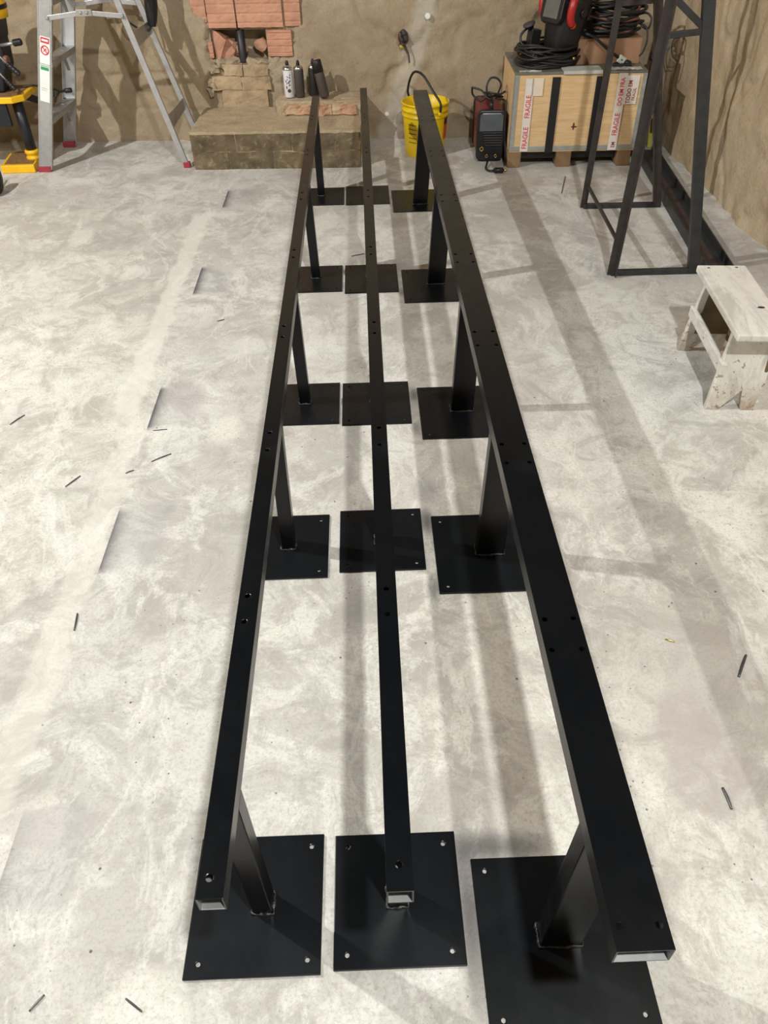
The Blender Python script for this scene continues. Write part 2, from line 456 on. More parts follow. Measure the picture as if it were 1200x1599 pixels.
def prism(bm, poly, th, mx, mat=0):
    """polygon in local xy extruded to z=th"""
    a = [bm.verts.new(mx @ V((x, y, 0))) for x, y in poly]; b = [bm.verts.new(mx @ V((x, y, th))) for x, y in poly]
    n = len(poly)
    bm.faces.new(a[::-1]).material_index = mat; bm.faces.new(b).material_index = mat
    for i in range(n):
        bm.faces.new((a[i], a[(i + 1) % n], b[(i + 1) % n], b[i])).material_index = mat
    return bm
def T(x, y, z): return Matrix.Translation((x, y, z))
def R(a, ax): return Matrix.Rotation(a, 4, ax)
def frame_to(p, d):
    """matrix placing local z along d at p"""
    return T(*p) @ V(d).normalized().to_track_quat('Z', 'Y').to_matrix().to_4x4()
def text(name, body, size, mx, mat, parent, th=.0004):
    c = bpy.data.curves.new(name, 'FONT'); c.body = body; c.size = size; c.extrude = th; c.offset = size * .012
    c.align_x = 'LEFT'
    to = bpy.data.objects.new(name + '_curve', c); COL.objects.link(to)
    dg = bpy.context.evaluated_depsgraph_get()
    me = bpy.data.meshes.new_from_object(to.evaluated_get(dg))
    bpy.data.objects.remove(to)
    me.materials.clear(); me.materials.append(mat)
    bm = bmesh.new(); bm.from_mesh(me); bpy.data.meshes.remove(me)
    bmesh.ops.transform(bm, matrix=mx, verts=bm.verts)
    return obj(name, bm, mat, parent)
def cut(o, cutters):
    """boolean difference with drilled holes, baked into the mesh"""
    bm = bmesh.new()
    for mx, r, h, seg in cutters:
        lathe(bm, [(r, -h), (r, h)], mx, seg)
    bmesh.ops.recalc_face_normals(bm, faces=bm.faces)
    bmesh.ops.translate(bm, verts=bm.verts, vec=-ORG[o])
    me = bpy.data.meshes.new('drill'); bm.to_mesh(me); bm.free()
    c = bpy.data.objects.new('drill', me); COL.objects.link(c)
    par = o.parent; o.parent = None
    m = o.modifiers.new('cut', 'BOOLEAN'); m.object = c; m.operation = 'DIFFERENCE'; m.solver = 'EXACT'
    dg = bpy.context.evaluated_depsgraph_get(); dg.update()
    new = bpy.data.meshes.new_from_object(o.evaluated_get(dg))
    o.modifiers.clear(); old = o.data; o.data = new; new.name = old.name
    bpy.data.meshes.remove(old); bpy.data.objects.remove(c); bpy.data.meshes.remove(me)
    o.parent = par
    return o

# ------------------------------------------------------------------ room
def wy(x):                      # face of the back wall
    return 5.645 - .065 * x
bm = bmesh.new()
fx, fy = (-4.0, 2.15), (-2.4, 6.0)
n1, n2 = 56, 84
g = [[bm.verts.new((fx[0] + (fx[1] - fx[0]) * i / n1, fy[0] + (fy[1] - fy[0]) * j / n2, 0)) for j in range(n2 + 1)] for i in range(n1 + 1)]
for i in range(n1):
    for j in range(n2):
        bm.faces.new((g[i][j], g[i + 1][j], g[i + 1][j + 1], g[i][j + 1]))
structure(obj('floor', bm, M['floor']))['label'] = 'pale troweled concrete floor with stains and footprints'

def fbm(x, y, s, o=4):
    return noise.fractal(V((x * s, y * s, 3.7)), 1.0, 2.0, o)
def plaster_h(x, z):
    h = .020 * fbm(x, z, 1.3, 3) + .010 * fbm(x + 7, z, 3.6, 3)
    if x < -1.05:
        h -= .016 * math.exp(-((z - .415 - .02 * noise.noise(V((x * 4, 0, 5)))) / .010) ** 2) + .012 * math.exp(-((z - .20 - .03 * noise.noise(V((x * 3, 2, 5)))) / .012) ** 2)
    r = abs(fbm(x * 1.0 + 20, z + 3, 2.4, 3)); h += .020 * max(0, .22 - r) / .22 * -1
    return h + .003 * fbm(x, z + 11, 16, 2)
# the patch where the plaster has fallen off, in wall x/z
HOLE = [(-1.11, 1.25), (-1.10, .83), (-1.04, .77), (-.965, .69), (-.985, .60), (-.98, .50), (-.955, .45), (-.99, .42), (-1.03, .37), (-1.04, .31), (-1.0, .22),
        (-.55, .22), (-.58, .34), (-.595, .44), (-.58, .485), (-.43, .49), (-.415, .62), (-.40, .665), (-.345, .68), (-.335, .83), (-.37, 1.25)]
REC = (-.945, -.597, .462, .662)
def inside(x, z, poly):
    c = False; n = len(poly)
    for i in range(n):
        (x1, z1), (x2, z2) = poly[i], poly[i - 1]
        if (z1 > z) != (z2 > z) and x < (x2 - x1) * (z - z1) / (z2 - z1) + x1: c = not c
    return c
bm = bmesh.new()
xs = [-4.0 + i * .05 for i in range(24)] + [-2.8 + i * .015 for i in range(int(4.9 / .015))]
zs = [-.02 + j * .015 for j in range(78)] + [1.15 + .12 * j for j in range(1, 16)]
G = []
for x in xs:
    row = []
    for z in zs:
        h = plaster_h(x, z)
        jx = .018 * noise.noise(V((x * 30, z * 30, 1))); jz = .018 * noise.noise(V((x * 30, z * 30, 9)))
        if inside(x + jx, z + jz, HOLE): h = -.035 + .006 * fbm(x, z, 14, 3)
        row.append(bm.verts.new((x, wy(x) - h, z)))
    G.append(row)
for i in range(len(xs) - 1):
    for j in range(len(zs) - 1):
        xc = (xs[i] + xs[i + 1]) / 2; zc = (zs[j] + zs[j + 1]) / 2
        if REC[0] - .005 < xc < REC[1] + .005 and REC[2] < zc < REC[3]: continue
        f = bm.faces.new((G[i][j], G[i + 1][j], G[i + 1][j + 1], G[i][j + 1])); f.smooth = True
wb = structure(obj('wall_back', bm, M['plaster_back']))
wb['label'] = 'rough tan plastered back wall with exposed brick around a pipe recess'

# recess behind the opening
bm = bmesh.new()
x0_, x1_, z0_, z1_ = REC
yb = wy(-.77) + .19
ya = wy(-.77) - .008
q = [[(x0_, z0_), (x1_, z0_), (x1_, z1_), (x0_, z1_)]][0]
fr = [bm.verts.new((x, ya + .03, z)) for x, z in q]; bk = [bm.verts.new((x, yb, z)) for x, z in q]
for i in range(4):
    bm.faces.new((fr[i], fr[(i + 1) % 4], bk[(i + 1) % 4], bk[i]))
bm.faces.new(bk)
bmesh.ops.subdivide_edges(bm, edges=bm.edges, cuts=9, use_grid_fill=True)
for v in bm.verts:
    if v.co.y > ya + .04: v.co += V((.006 * noise.noise(v.co * 14), .022 * noise.noise(v.co * 11), .006 * noise.noise(v.co * 17)))
obj('pipe_recess', bm, M['mortar'], wb)
bm = bmesh.new(); prism(bm, [(-.94, .467), (-.925, .467), (-.86, .60), (-.935, .66)], .10, T(0, wy(-.9) + .13, 0) @ R(PI / 2, 'X'))
bmesh.ops.subdivide_edges(bm, edges=bm.edges, cuts=3, use_grid_fill=True)
for v in bm.verts: v.co += noise.noise_vector(v.co * 18) * .012
obj('broken_brick', bm, M['terracotta'], wb)
# rubble lying in the recess
bm = bmesh.new()
for (cx, cy, cz, s, sy) in [(-.865, .09, .535, .07, .5), (-.80, .12, .525, .06, .6), (-.64, .13, .555, .045, .8), (-.90, .10, .58, .04, .5)]:
    mx = T(cx, wy(cx) + cy, cz) @ R(random.uniform(-.5, .5), 'Y') @ R(random.uniform(-.4, .4), 'X')
    r = bmesh.ops.create_icosphere(bm, subdivisions=2, radius=s, matrix=mx @ Matrix.Diagonal((1, sy, .8, 1)))
    for v in r['verts']: v.co += noise.noise_vector(v.co * 25) * .022
obj('broken_brick', bm, M['terracotta'], wb)
bm = bmesh.new()
for (cx, cy, cz, s) in [(-.915, .05, .475, .05), (-.84, .06, .468, .055), (-.70, .06, .465, .05), (-.64, .05, .465, .05)]:
    r = bmesh.ops.create_icosphere(bm, subdivisions=2, radius=s, matrix=T(cx, wy(cx) + cy, cz) @ Matrix.Diagonal((1.2, .9, .5, 1)))
    for v in r['verts']: v.co += noise.noise_vector(v.co * 22) * .02
obj('recess_rubble', bm, M['mortar'], wb)

def hollow_brick(x0, x1, z0, z1, out, mat, grooves=4, cutl=0):
    """clay block with horizontal keying grooves in its face"""
    bm = bmesh.new()
    nx, nz = max(3, int((x1 - x0) / .02)), grooves * 6
    g = []
    for i in range(nx + 1):
        row = []
        for j in range(nz + 1):
            u = j / nz; ph = (u * grooves) % 1
            d = .0035 if .38 < ph < .62 else 0
            x = x0 + (x1 - x0) * i / nx; z = z0 + (z1 - z0) * u
            if cutl and i == 0: x += cutl * (1 - u)
            e = .004 * noise.noise(V((x * 20, z * 20, 2))) + .003 * noise.noise(V((x * 60, z * 60, 5)))
            row.append(bm.verts.new((x, wy(x) - out + d + e, z + .002 * noise.noise(V((x * 25, z * 9, 7))))))
        g.append(row)
    for i in range(nx):
        for j in range(nz): bm.faces.new((g[i][j], g[i + 1][j], g[i + 1][j + 1], g[i][j + 1]))
    edge = [e for e in bm.edges if e.is_boundary]
    r = bmesh.ops.extrude_edge_only(bm, edges=edge)
    for v in [k for k in r['geom'] if isinstance(k, bmesh.types.BMVert)]: v.co.y += .06
    return obj('exposed_brick', bm, mat, wb)
hollow_brick(-1.075, -.962, .70, .868, -.012, M['terracotta'], 3, .085)
hollow_brick(-.955, -.778, .668, .868, -.008, M['terracotta'])
hollow_brick(-.768, -.478, .668, .868, -.010, M['terracotta'])
hollow_brick(-.465, -.365, .672, .868, -.014, M['terracotta'])
hollow_brick(-.590, -.432, .506, .652, -.012, M['terracotta'], 4)
hollow_brick(-.986, -.948, .50, .59, -.012, M['terracotta'], 2, .02)
for (a, b) in ((-1.09, -.90), (-.89, -.62), (-.61, -.36)):
    hollow_brick(a, b, .88, 1.07, -.014, M['terracotta'])
def rough_block(x0, x1, z0, z1, out, mat, name='exposed_brick', depth=.08, amp=.008):
    bm = B((x0, wy(x0) - out, z0), (x1, wy(x1) - out + depth, z1))
    bmesh.ops.subdivide_edges(bm, edges=bm.edges, cuts=7, use_grid_fill=True)
    for v in bm.verts:
        v.co += noise.noise_vector(v.co * 16) * amp + noise.noise_vector(v.co * 50) * amp * .45
    return obj(name, bm, mat, wb, smooth=False)
rough_block(-.90, -.775, .395, .462, -.006, M['pale_brick'])
rough_block(-.768, -.605, .392, .462, -.010, M['pale_brick'])
rough_block(-.985, -.79, .315, .392, -.004, M['pale_brick'])
rough_block(-.785, -.595, .312, .390, .000, M['pale_brick'])
rough_block(-.925, -.62, .215, .312, .030, M['pale_brick'], depth=.09, amp=.006)
for (a, b, c_, d) in ((-1.01, .33, .05, .05), (-.985, .41, .05, .045), (-.94, .44, .04, .035), (-1.02, .27, .04, .05), (-.59, .43, .03, .05)):
    rough_block(a, a + c_, b, b + d, -.002, M['mortar'], 'loose_mortar', .05, .02)

# masonry step along the back wall
def rough_slab(lo, hi, mx, cuts, amp, n=12):
    bm = bmesh.new()
    nx = cuts
    box(bm, lo, hi, mx)
    bmesh.ops.subdivide_edges(bm, edges=bm.edges, cuts=cuts, use_grid_fill=True)
    for v in bm.verts:
        k = noise.noise_vector(v.co * n) * amp + noise.noise_vector(v.co * n * 3.5) * amp * .5
        if v.co.z < .01: k.z = 0
        v.co += k
    return bm
SM = T(-.54, 5.075, 0) @ R(-.045, 'Z')
st = thing('masonry_step', 'low brick and cement step built against the back wall below the pipe', 'step', (-.54, 5.2, 0))
def course(z0, z1, joints):
    for xa, xb in zip(joints, joints[1:]):
        obj('front_brick', rough_slab((xa + .003, .004 + .004 * random.random(), z0 + (.0 if z0 < .01 else .004)), (xb - .003, .10, z1 - .004), SM, 9, .0045, 16), M['dark_brick'], st)
course(0, .104, [-.533, -.30, -.02, .25, .528])
course(.103, .208, [-.535, -.25, .10, .37, .53])
obj('mortar_core', rough_slab((-.527, .012, .0), (.522, .57, .195), SM, 16, .004), M['masonry'], st)
obj('cement_top', rough_slab((-.533, .014, .190), (.530, .575, .219), SM, 26, .0045), M['masonry'], st)
bm = rough_slab((-.02, .345, .215), (.522, .575, .302), SM, 22, .009)
obj('upper_ledge', bm, M['masonry'], st)
for (a, b) in ((.03, .20), (.235, .33), (.335, .49)):
    bm = rough_slab((a, .332, .226), (b, .40, .282), SM, 8, .012, 18)
    obj('broken_brick', bm, M['rough_brick'], st)

# right wall, left wall
bm = bmesh.new()
ys = [-2.4 + i * .12 for i in range(36)] + [1.92 + i * .02 for i in range(196)]
zs2 = [-.02 + j * .02 for j in range(62)] + [1.22 + .15 * j for j in range(1, 13)]
G = [[bm.verts.new((1.985 - (.020 * fbm(y, z * .8, 1.6, 3) + .013 * fbm(y + 5, z * .8, 4.5, 4) - .018 * max(0, .16 - abs(fbm(y, z * .6 + 4, 2.4, 3))) / .16 + .003 * fbm(y, z, 18, 2)), y, z)) for z in zs2] for y in ys]
for i in range(len(ys) - 1):
    for j in range(len(zs2) - 1):
        bm.faces.new((G[i][j], G[i + 1][j], G[i + 1][j + 1], G[i][j + 1])).smooth = True
structure(obj('wall_right', bm, M['plaster_right']))['label'] = 'rough tan plastered side wall on the right'
bm = bmesh.new()
G = [[bm.verts.new((-3.9 + .02 * fbm(y, z, 1.6, 3), y, z)) for z in [k * .1 - .02 for k in range(31)]] for y in [-2.4 + .1 * k for k in range(84)]]
for i in range(83):
    for j in range(30): bm.faces.new((G[i][j], G[i + 1][j], G[i + 1][j + 1], G[i][j + 1])).smooth = True
structure(obj('wall_left', bm, M['plaster_right']))['label'] = 'rough plastered wall on the left, outside the frame'

# ------------------------------------------------------------------ the three black bench frames
HT = .47; RH = .04; WALL = .0025
def bench(label, rail_c, rail_w, y0, y1, plates, posts, holes, pw, lean_holes):
    t = thing('steel_bench', label, 'metal frame', (rail_c, y0 + .2, 0), 'black steel bench bases')
    # rail: hollow tube, open ends, bare inside
    bm = bmesh.new()
    def ring(y, inset):
        a, b, c, d = rail_c - rail_w / 2 + inset, rail_c + rail_w / 2 - inset, HT - RH + inset, HT - inset
        return [bm.verts.new((x, y, z)) for x, z in ((a, c), (b, c), (b, d), (a, d))]
    o0, o1, i0, i1 = ring(y0, 0), ring(y1, 0), ring(y0, WALL), ring(y1, WALL)
    for k in range(4):
        l = (k + 1) % 4
        bm.faces.new((o0[k], o0[l], o1[l], o1[k]))
        bm.faces.new((i0[l], i0[k], i1[k], i1[l])).material_index = 1
        bm.faces.new((o0[l], o0[k], i0[k], i0[l])); bm.faces.new((o1[k], o1[l], i1[l], i1[k]))
    rail = obj('rail', bm, [M['black'], M['bare']], t)
    cut(rail, [(T(x, y, HT), .0056, .012, 16) for (x, y) in holes])
    b = rail.modifiers.new('bevel', 'BEVEL'); b.width = .0022; b.segments = 2; b.limit_method = 'ANGLE'; b.angle_limit = math.radians(50)
    for i, ((x0, x1, ya, yb), (px, py)) in enumerate(zip(plates, posts)):
        pl = obj('base_plate', B((x0, ya, .0005), (x1, yb, .0065)), M['black_plate'], t)
        e = .026
        cut(pl, [(T(x, y, .003), .0046, .02, 14) for x in (x0 + e, x1 - e) for y in (ya + e, yb - e)])
        b = pl.modifiers.new('bevel', 'BEVEL'); b.width = .0012; b.segments = 2; b.limit_method = 'ANGLE'; b.angle_limit = math.radians(50)
        top = HT - RH
        dx = (rail_c - px)
        bm = bmesh.new(); beam(bm, (px, py, .0065), (px + dx, py, top), pw, .04)
        po = obj('post', bm, M['black'], t, bevel=.003)
        # weld bead round the foot of the post
        bm = bmesh.new(); n = 34; pts = []
        for (ax, ay, bx, by) in ((-1, -1, 1, -1), (1, -1, 1, 1), (1, 1, -1, 1), (-1, 1, -1, -1)):
            for k in range(9):
                f = k / 9
                pts.append(V((px + (ax + (bx - ax) * f) * (pw / 2 + .001), py + (ay + (by - ay) * f) * .021, .0085)))
        pts = [p + V((random.uniform(-.0012, .0012), random.uniform(-.0012, .0012), random.uniform(-.001, .0012))) for p in pts]
        tube(bm, pts, lambda u: .0032 + .0012 * math.sin(u * 190), 7, closed=True)
        obj('weld_bead', bm, M['weld'], t, smooth=True, label='dull grey weld bead around the foot of the post')
    return t
hy = [.958, 1.024, 1.502, 1.574, 2.06, 2.128, 2.63, 2.695, 3.20, 3.275, 3.775, 3.845, 4.35, 4.42]
bench('long black steel bench base on the ladder side, leftmost of three', -.2565, .0405, .447, 4.83,
      [(-.392, -.133, .487, .755), (-.384, -.143, 1.506, 1.773), (-.378, -.119, 2.264, 2.533), (-.375, -.118, 3.320, 3.597), (-.372, -.117, 4.416, 4.690)],
      [(-.250, .618), (-.262, 1.642), (-.2475, 2.410), (-.2435, 3.477), (-.250, 4.572)],
      [(-.2600, .477)] + [(-.2600, y) for y in hy], .040, 1)
bench('long black steel bench base in the middle, its far end beside the masonry step', .0165, .0395, .447, 4.975,
      [(-.109, .1435, .492, .750), (-.110, .1415, 1.524, 1.787), (-.109, .1435, 2.251, 2.527), (-.106, .1455, 3.297, 3.595), (-.1075, .1455, 4.407, 4.700)],
      [(.0175, .620), (.0165, 1.65), (.0165, 2.41), (.0165, 3.47), (.0165, 4.565)],
      [(.0165, .485)] + [(.0165, y + .005) for y in hy], .040, 1)
hr = [.863, .936, 1.418, 1.492, 1.972, 2.052, 2.545, 2.612, 3.13, 3.20, 3.70, 3.77, 4.28, 4.35]
bench('black steel bench base with the widest rail, ending at the yellow bucket', .3435, .080, .357, 4.89,
      [(.172, .480, .375, .690), (.172, .480, 1.427, 1.748), (.175, .482, 2.152, 2.479), (.166, .470, 3.184, 3.525), (.160, .462, 4.276, 4.612)],
      [(.325, .538), (.333, 1.590), (.330, 2.329), (.322, 3.375), (.316, 4.393)],
      [(.3435 + s * .0275, y) for y in [.389] + hr for s in (-1, 1)], .080, 1)

# ------------------------------------------------------------------ cans on the ledge
def can_mesh(mx, r=.0315, h=.165):
    return lathe(bmesh.new(), [(r * .93, 0), (r, .004), (r, h - .012), (r * .96, h - .004), (r * .95, h), (.012, h + .016)], mx, 28)
def can(label, mx, mat, cap, origin, cap_style='nozzle'):
    t = thing('spray_can', label, 'spray can', origin, 'spray cans on the ledge')
    obj('body', can_mesh(mx), mat, t)
    if cap_style == 'nozzle':
        bm = lathe(bmesh.new(), [(.031, .150), (.031, .166), (.020, .178), (.014, .180)], mx, 24)
        obj('shoulder', bm, M['tin'], t)
        bm = lathe(bmesh.new(), [(.0115, .178), (.011, .193), (.008, .203), (.007, .207)], mx, 16)
        obj('nozzle', bm, M['plastic_black'], t)
    else:
        bm = lathe(bmesh.new(), [(.0325, .140), (.0325, .205), (.030, .209), (.026, .210)], mx, 24)
        obj('cap', bm, M['plastic_black'], t)
    return t
LZ = .302
m1 = T(-.462, 5.52, LZ + .004)
c1 = can('white aerosol can with black flecks, leftmost of the cans on the ledge', m1, M['can_white'], M['tin'], (-.462, 5.52, LZ))
bm = bmesh.new()
for (az, z, s, an) in [(-115, .10, .007, .3), (-95, .125, .006, 1), (-75, .10, .008, -.6), (-85, .09, .007, .9), (-105, .088, .006, -.5), (-70, .12, .007, .8), (-112, .065, .009, .2), (-78, .078, .007, -1), (-98, .11, .005, .4), (-66, .135, .006, .1)]:
    a = math.radians(az); n = V((math.cos(a), math.sin(a), 0))
    mx = T(-.462, 5.52, LZ) @ T(n.x * .0316, n.y * .0316, z) @ n.to_track_quat('Z', 'Y').to_matrix().to_4x4() @ R(an, 'Z')
    prism(bm, [(-s * .4, -s), (s * .4, -s * .6), (s * .5, s), (-s * .3, s * .7)], .0006, mx)
obj('flecks', bm, M['speck'], c1)
bm = bmesh.new()
for (az, z, s) in [(-84, .046, .011)]:
    a = math.radians(az); n = V((math.cos(a), math.sin(a), 0))
    lathe(bm, [(s, 0), (s, .0008)], T(-.462 + n.x * .0316, 5.52 + n.y * .0316, LZ + z) @ n.to_track_quat('Z', 'Y').to_matrix().to_4x4(), 16)
obj('brown_spot', bm, M['brown_spot'], c1)
can('brownish grey aerosol can with bare metal shoulder, second from the left on the ledge', T(-.394, 5.525, LZ + .004), M['can_grey'], M['tin'], (-.394, 5.525, LZ))
mt = T(-.232, 5.475, LZ + .012) @ R(-.22, 'Y') @ R(-.08, 'X')
can('dark can with black cap leaning left at the end of the left rail', mt, M['can_grey'], None, (-.232, 5.475, LZ), 'cap')
md = T(-.335, 5.545, LZ + .030) @ R(.12, 'Y')
can('black can half hidden behind the leaning dark can', T(-.305, 5.552, LZ + .004) @ R(.02, 'Y'), M['can_black'], None, (-.305, 5.552, LZ), 'nozzle')

# black pipe in the recess
t = thing('drain_pipe', 'short black pipe hanging down inside the wall recess', 'pipe', (-.765, wy(-.765) + .075, .47))
bm = lathe(bmesh.new(), [(.0265, .468), (.0265, .70)], T(-.765, wy(-.765) + .06, 0), 28, caps=(False, True))
lathe(bm, [(.0235, .4685), (.0235, .69)], T(-.765, wy(-.765) + .06, 0), 28, caps=(False, True))
obj('pipe_body', bm, M['pipe'], t)

# wall outlet hole with wires, pipe cap
px, pz = .283, .605
t = thing('wire_bundle', 'bunch of dark wires hanging from a hole in the back wall', 'wires', (px, wy(px), pz))
bm = bmesh.new()
r = bmesh.ops.create_icosphere(bm, subdivisions=3, radius=.034, matrix=T(px - .002, wy(px) - .012, pz + .005) @ Matrix.Diagonal((.85, .7, 1.25, 1)))
for v in r['verts']: v.co += noise.noise_vector(v.co * 40) * .014
obj('wire_knot', bm, M['wire_dark'], t)
for k in range(6):
    a = random.uniform(-.03, .02); b_ = random.uniform(-.01, .03)
    p = smooth_path([(px + a * .4, wy(px) + .01, pz + .03), (px + a - .012, wy(px) - .05, pz + .03 * math.sin(k)), (px + a * .7, wy(px) - .045, pz - .03), (px + b_, wy(px) - .03, pz - .055)])
    obj('wire', tube(bmesh.new(), p, .0032, 7), M['wire_red'] if k % 2 else M['wire_dark'], t, smooth=True)
p = smooth_path([(px + .005, wy(px) - .03, pz - .03), (px + .022, wy(px) - .03, pz - .065), (px + .035, wy(px) - .028, pz - .10), (px + .04, wy(px) - .02, pz - .14)])
obj('wire', tube(bmesh.new(), p, .0045, 7), M['wire_dark'], t, smooth=True)
bm = bmesh.new(); r = bmesh.ops.create_icosphere(bm, subdivisions=2, radius=.013, matrix=T(px - .012, wy(px) - .03, pz - .045))
for v in r['verts']: v.co += noise.noise_vector(v.co * 60) * .004
obj('yellow_connector', bm, M['olive'], t)
qx, qz = .435, .722
t = thing('pipe_cap', 'small round white cap sticking out of the back wall above the bucket', 'pipe cap', (qx, wy(qx), qz))
mx = frame_to((qx, wy(qx) + .02, qz), (0, -1, 0))
obj('cap_body', lathe(bmesh.new(), [(.014, 0), (.014, .062), (.012, .066)], mx, 24), M['white'], t)
obj('cap_rim', lathe(bmesh.new(), [(.0165, .050), (.0175, .053), (.0175, .060), (.0165, .062)], mx, 24), M['white'], t)

# ------------------------------------------------------------------ bucket
bx, by = .408, 5.315
t = thing('bucket', 'yellow plastic bucket with black handle behind the end of the wide rail', 'bucket', (bx, by, 0))
mx = T(bx, by, 0)
prof = [(.122, .0), (.127, .004), (.141, .225), (.1405, .230), (.149, .234), (.1495, .242), (.142, .246), (.143, .262), (.151, .266), (.1515, .274), (.1445, .278), (.146, .300), (.153, .303), (.1535, .310), (.149, .3125),
        (.142, .309), (.139, .22), (.124, .010), (.06, .008)]
obj('shell', lathe(bmesh.new(), prof, mx, 56), M['yellow'], t)
# level line ring inside is left to the wall of the shell; bail handle
A = V((.492, 5.188, .262)); Bp = V((.312, 5.455, .30))
pts = smooth_path([A, A + V((.0, -.002, .06)), V((.452, 5.235, .375)), V((.392, 5.31, .452)), V((.345, 5.37, .462)), V((.318, 5.41, .42)), V((.303, 5.44, .345)), Bp], 8)
obj('handle', tube(bmesh.new(), pts, .0072, 12), M['rubber'], t, smooth=True, label='black bail handle')
obj('handle_lug', lathe(bmesh.new(), [(.013, -.012), (.013, .004), (.009, .008)], frame_to(A, (A - V((bx, by, .262)))), 18), M['yellow'], t)
def patch(r0, r1, z0, z1, a0, a1, th, n=10):
    bm = bmesh.new()
    def P(a, z, d):
        rr = r0 + (r1 - r0) * ((z - 0) / .225) + d
        return (bx + rr * math.cos(a), by + rr * math.sin(a), z)
    g = [[bm.verts.new(P(a0 + (a1 - a0) * i / n, z, d)) for (z, d) in ((z0, .0004), (z0, th), (z1, th), (z1, .0004))] for i in range(n + 1)]
    for i in range(n):
        for k in range(3): bm.faces.new((g[i][k], g[i][k + 1], g[i + 1][k + 1], g[i + 1][k]))
    for q in (g[0], g[-1][::-1]): bm.faces.new(q)
    return bm
obj('product_label', patch(.1275, .1415, .10, .185, -.62, -.02, .0012), M['label_orange'], t)
obj('label_header', patch(.1275, .1415, .187, .225, -.62, -.02, .0013), M['label_dark'], t)
bm = bmesh.new()
for k in range(5):
    q = patch(.1275, .1415, .09 + .026 * k, .094 + .026 * k, -2.5, -2.05, .001)
    me = bpy.data.meshes.new('tmp'); q.to_mesh(me); q.free(); bm.from_mesh(me); bpy.data.meshes.remove(me)
obj('printed_lines', bm, M['label_dark'], t)

# ------------------------------------------------------------------ welder
WM = T(.722, 5.09, 0) @ R(-.05, 'Z')
t = thing('welding_machine', 'small maroon and black inverter welder standing left of the wooden crate', 'welding machine', (.80, 5.2, 0))
def rounded(bm, x0, x1, z0, z1, y0, y1, r, mx, seg=5):
    poly = []
    for (cx, cz, a0) in ((x1 - r, z0 + r, -PI / 2), (x1 - r, z1 - r, 0), (x0 + r, z1 - r, PI / 2), (x0 + r, z0 + r, PI)):
        for k in range(seg + 1):
            a = a0 + PI / 2 * k / seg; poly.append((cx + r * math.cos(a), cz + r * math.sin(a)))
    prism(bm, poly, y1 - y0, mx @ T(0, y1, 0) @ R(PI / 2, 'X'))
    return bm
obj('housing', rounded(bmesh.new(), 0, .155, .022, .297, .035, .33, .018, WM), M['dark_red'], t)
obj('front_panel', rounded(bmesh.new(), -.006, .163, .012, .300, -.005, .040, .028, WM), M['plastic_black'], t, bevel=.006)
obj('rear_panel', rounded(bmesh.new(), -.008, .163, .012, .300, .325, .36, .028, WM), M['plastic_black'], t, bevel=.005)
bm = bmesh.new(); prism(bm, [(.008, .185), (.150, .185), (.150, .275), (.136, .288), (.022, .288), (.008, .275)], .012, WM @ T(0, -.004, 0) @ R(PI / 2, 'X'))
obj('display_cover', bm, M['visor'], t, bevel=.003)
bm = bmesh.new()
for k in range(6):
    z = .098 + .0145 * k
    box(bm, (.045 - .003 * k, -.013, z), (.152, -.004, z + .008), WM)
obj('louvre', bm, M['plastic_black'], t, bevel=.002)
def socket(x, z, r):
    mx = frame_to(WM @ V((x, -.004, z)), WM.to_3x3() @ V((0, -1, 0)))
    a = obj('socket', lathe(bmesh.new(), [(r, 0), (r, .010), (r * .62, .011), (r * .6, .002)], mx, 24), M['brass'], t)
    obj('socket_collar', lathe(bmesh.new(), [(r * 1.45, 0), (r * 1.4, .006), (r * 1.05, .007)], mx, 24), M['plastic_black'], a)
socket(.028, .082, .0135); socket(.062, .040, .010); socket(.118, .040, .010)
obj('carry_handle', tube(bmesh.new(), [WM @ V(p) for p in smooth_path([(.078, .05, .297), (.078, .055, .325), (.078, .11, .338), (.078, .22, .338), (.078, .28, .325), (.078, .285, .297)], 6)], .014, 10), M['plastic_black'], t, smooth=True)
bm = bmesh.new()
for k in range(3): box(bm, (-.0015, .10, .16 + .03 * k), (.001, .24, .172 + .03 * k), WM)
obj('side_vent', bm, M['plastic_black'], t)
obj('foot_rail', B((.01, .02, 0), (.145, .33, .024), WM), M['plastic_black'], t, bevel=.004)
# lead bundle over the welder
def strand(pts, r, n=8): return tube(bmesh.new(), smooth_path(pts, n), r, 8)
t = thing('welding_lead', 'black welding lead looped loosely over the top of the maroon welder', 'cable', (.80, 5.22, .34))
for pts in ([(.690, 5.24, .395), (.745, 5.20, .385), (.775, 5.16, .355), (.80, 5.15, .345)],
            [(.690, 5.24, .395), (.70, 5.26, .350), (.745, 5.24, .318), (.79, 5.22, .345)],
            [(.785, 5.2, .345), (.782, 5.25, .395), (.805, 5.26, .438), (.845, 5.25, .438), (.868, 5.24, .405), (.845, 5.2, .362), (.835, 5.2, .335)],
            [(.76, 5.22, .37), (.81, 5.17, .375), (.86, 5.19, .365), (.895, 5.22, .372)],
            [(.775, 5.18, .352), (.83, 5.21, .352), (.885, 5.24, .338), (.86, 5.28, .328)],
            [(.84, 5.16, .345), (.882, 5.18, .335), (.898, 5.17, .30), (.894, 5.12, .16), (.893, 5.02, .06), (.888, 4.97, .02)]):
    obj('lead_loop', strand(pts, .0058), M['rubber'], t, smooth=True)
obj('lead_clip', tube(bmesh.new(), [(.885, 5.222, .371), (.905, 5.226, .366)], .006, 8), M['tin'], t)
t = thing('cable_plug', 'short black lead with brass tipped connector on the floor before the welder', 'cable plug', (.83, 4.88, 0))
obj('lead', strand([WM @ V((.075, -.02, .040)), (.785, 5.03, .022), (.765, 4.95, .008), (.775, 4.895, .010), (.805, 4.872, .016)], .0062), M['rubber'], t, smooth=True)
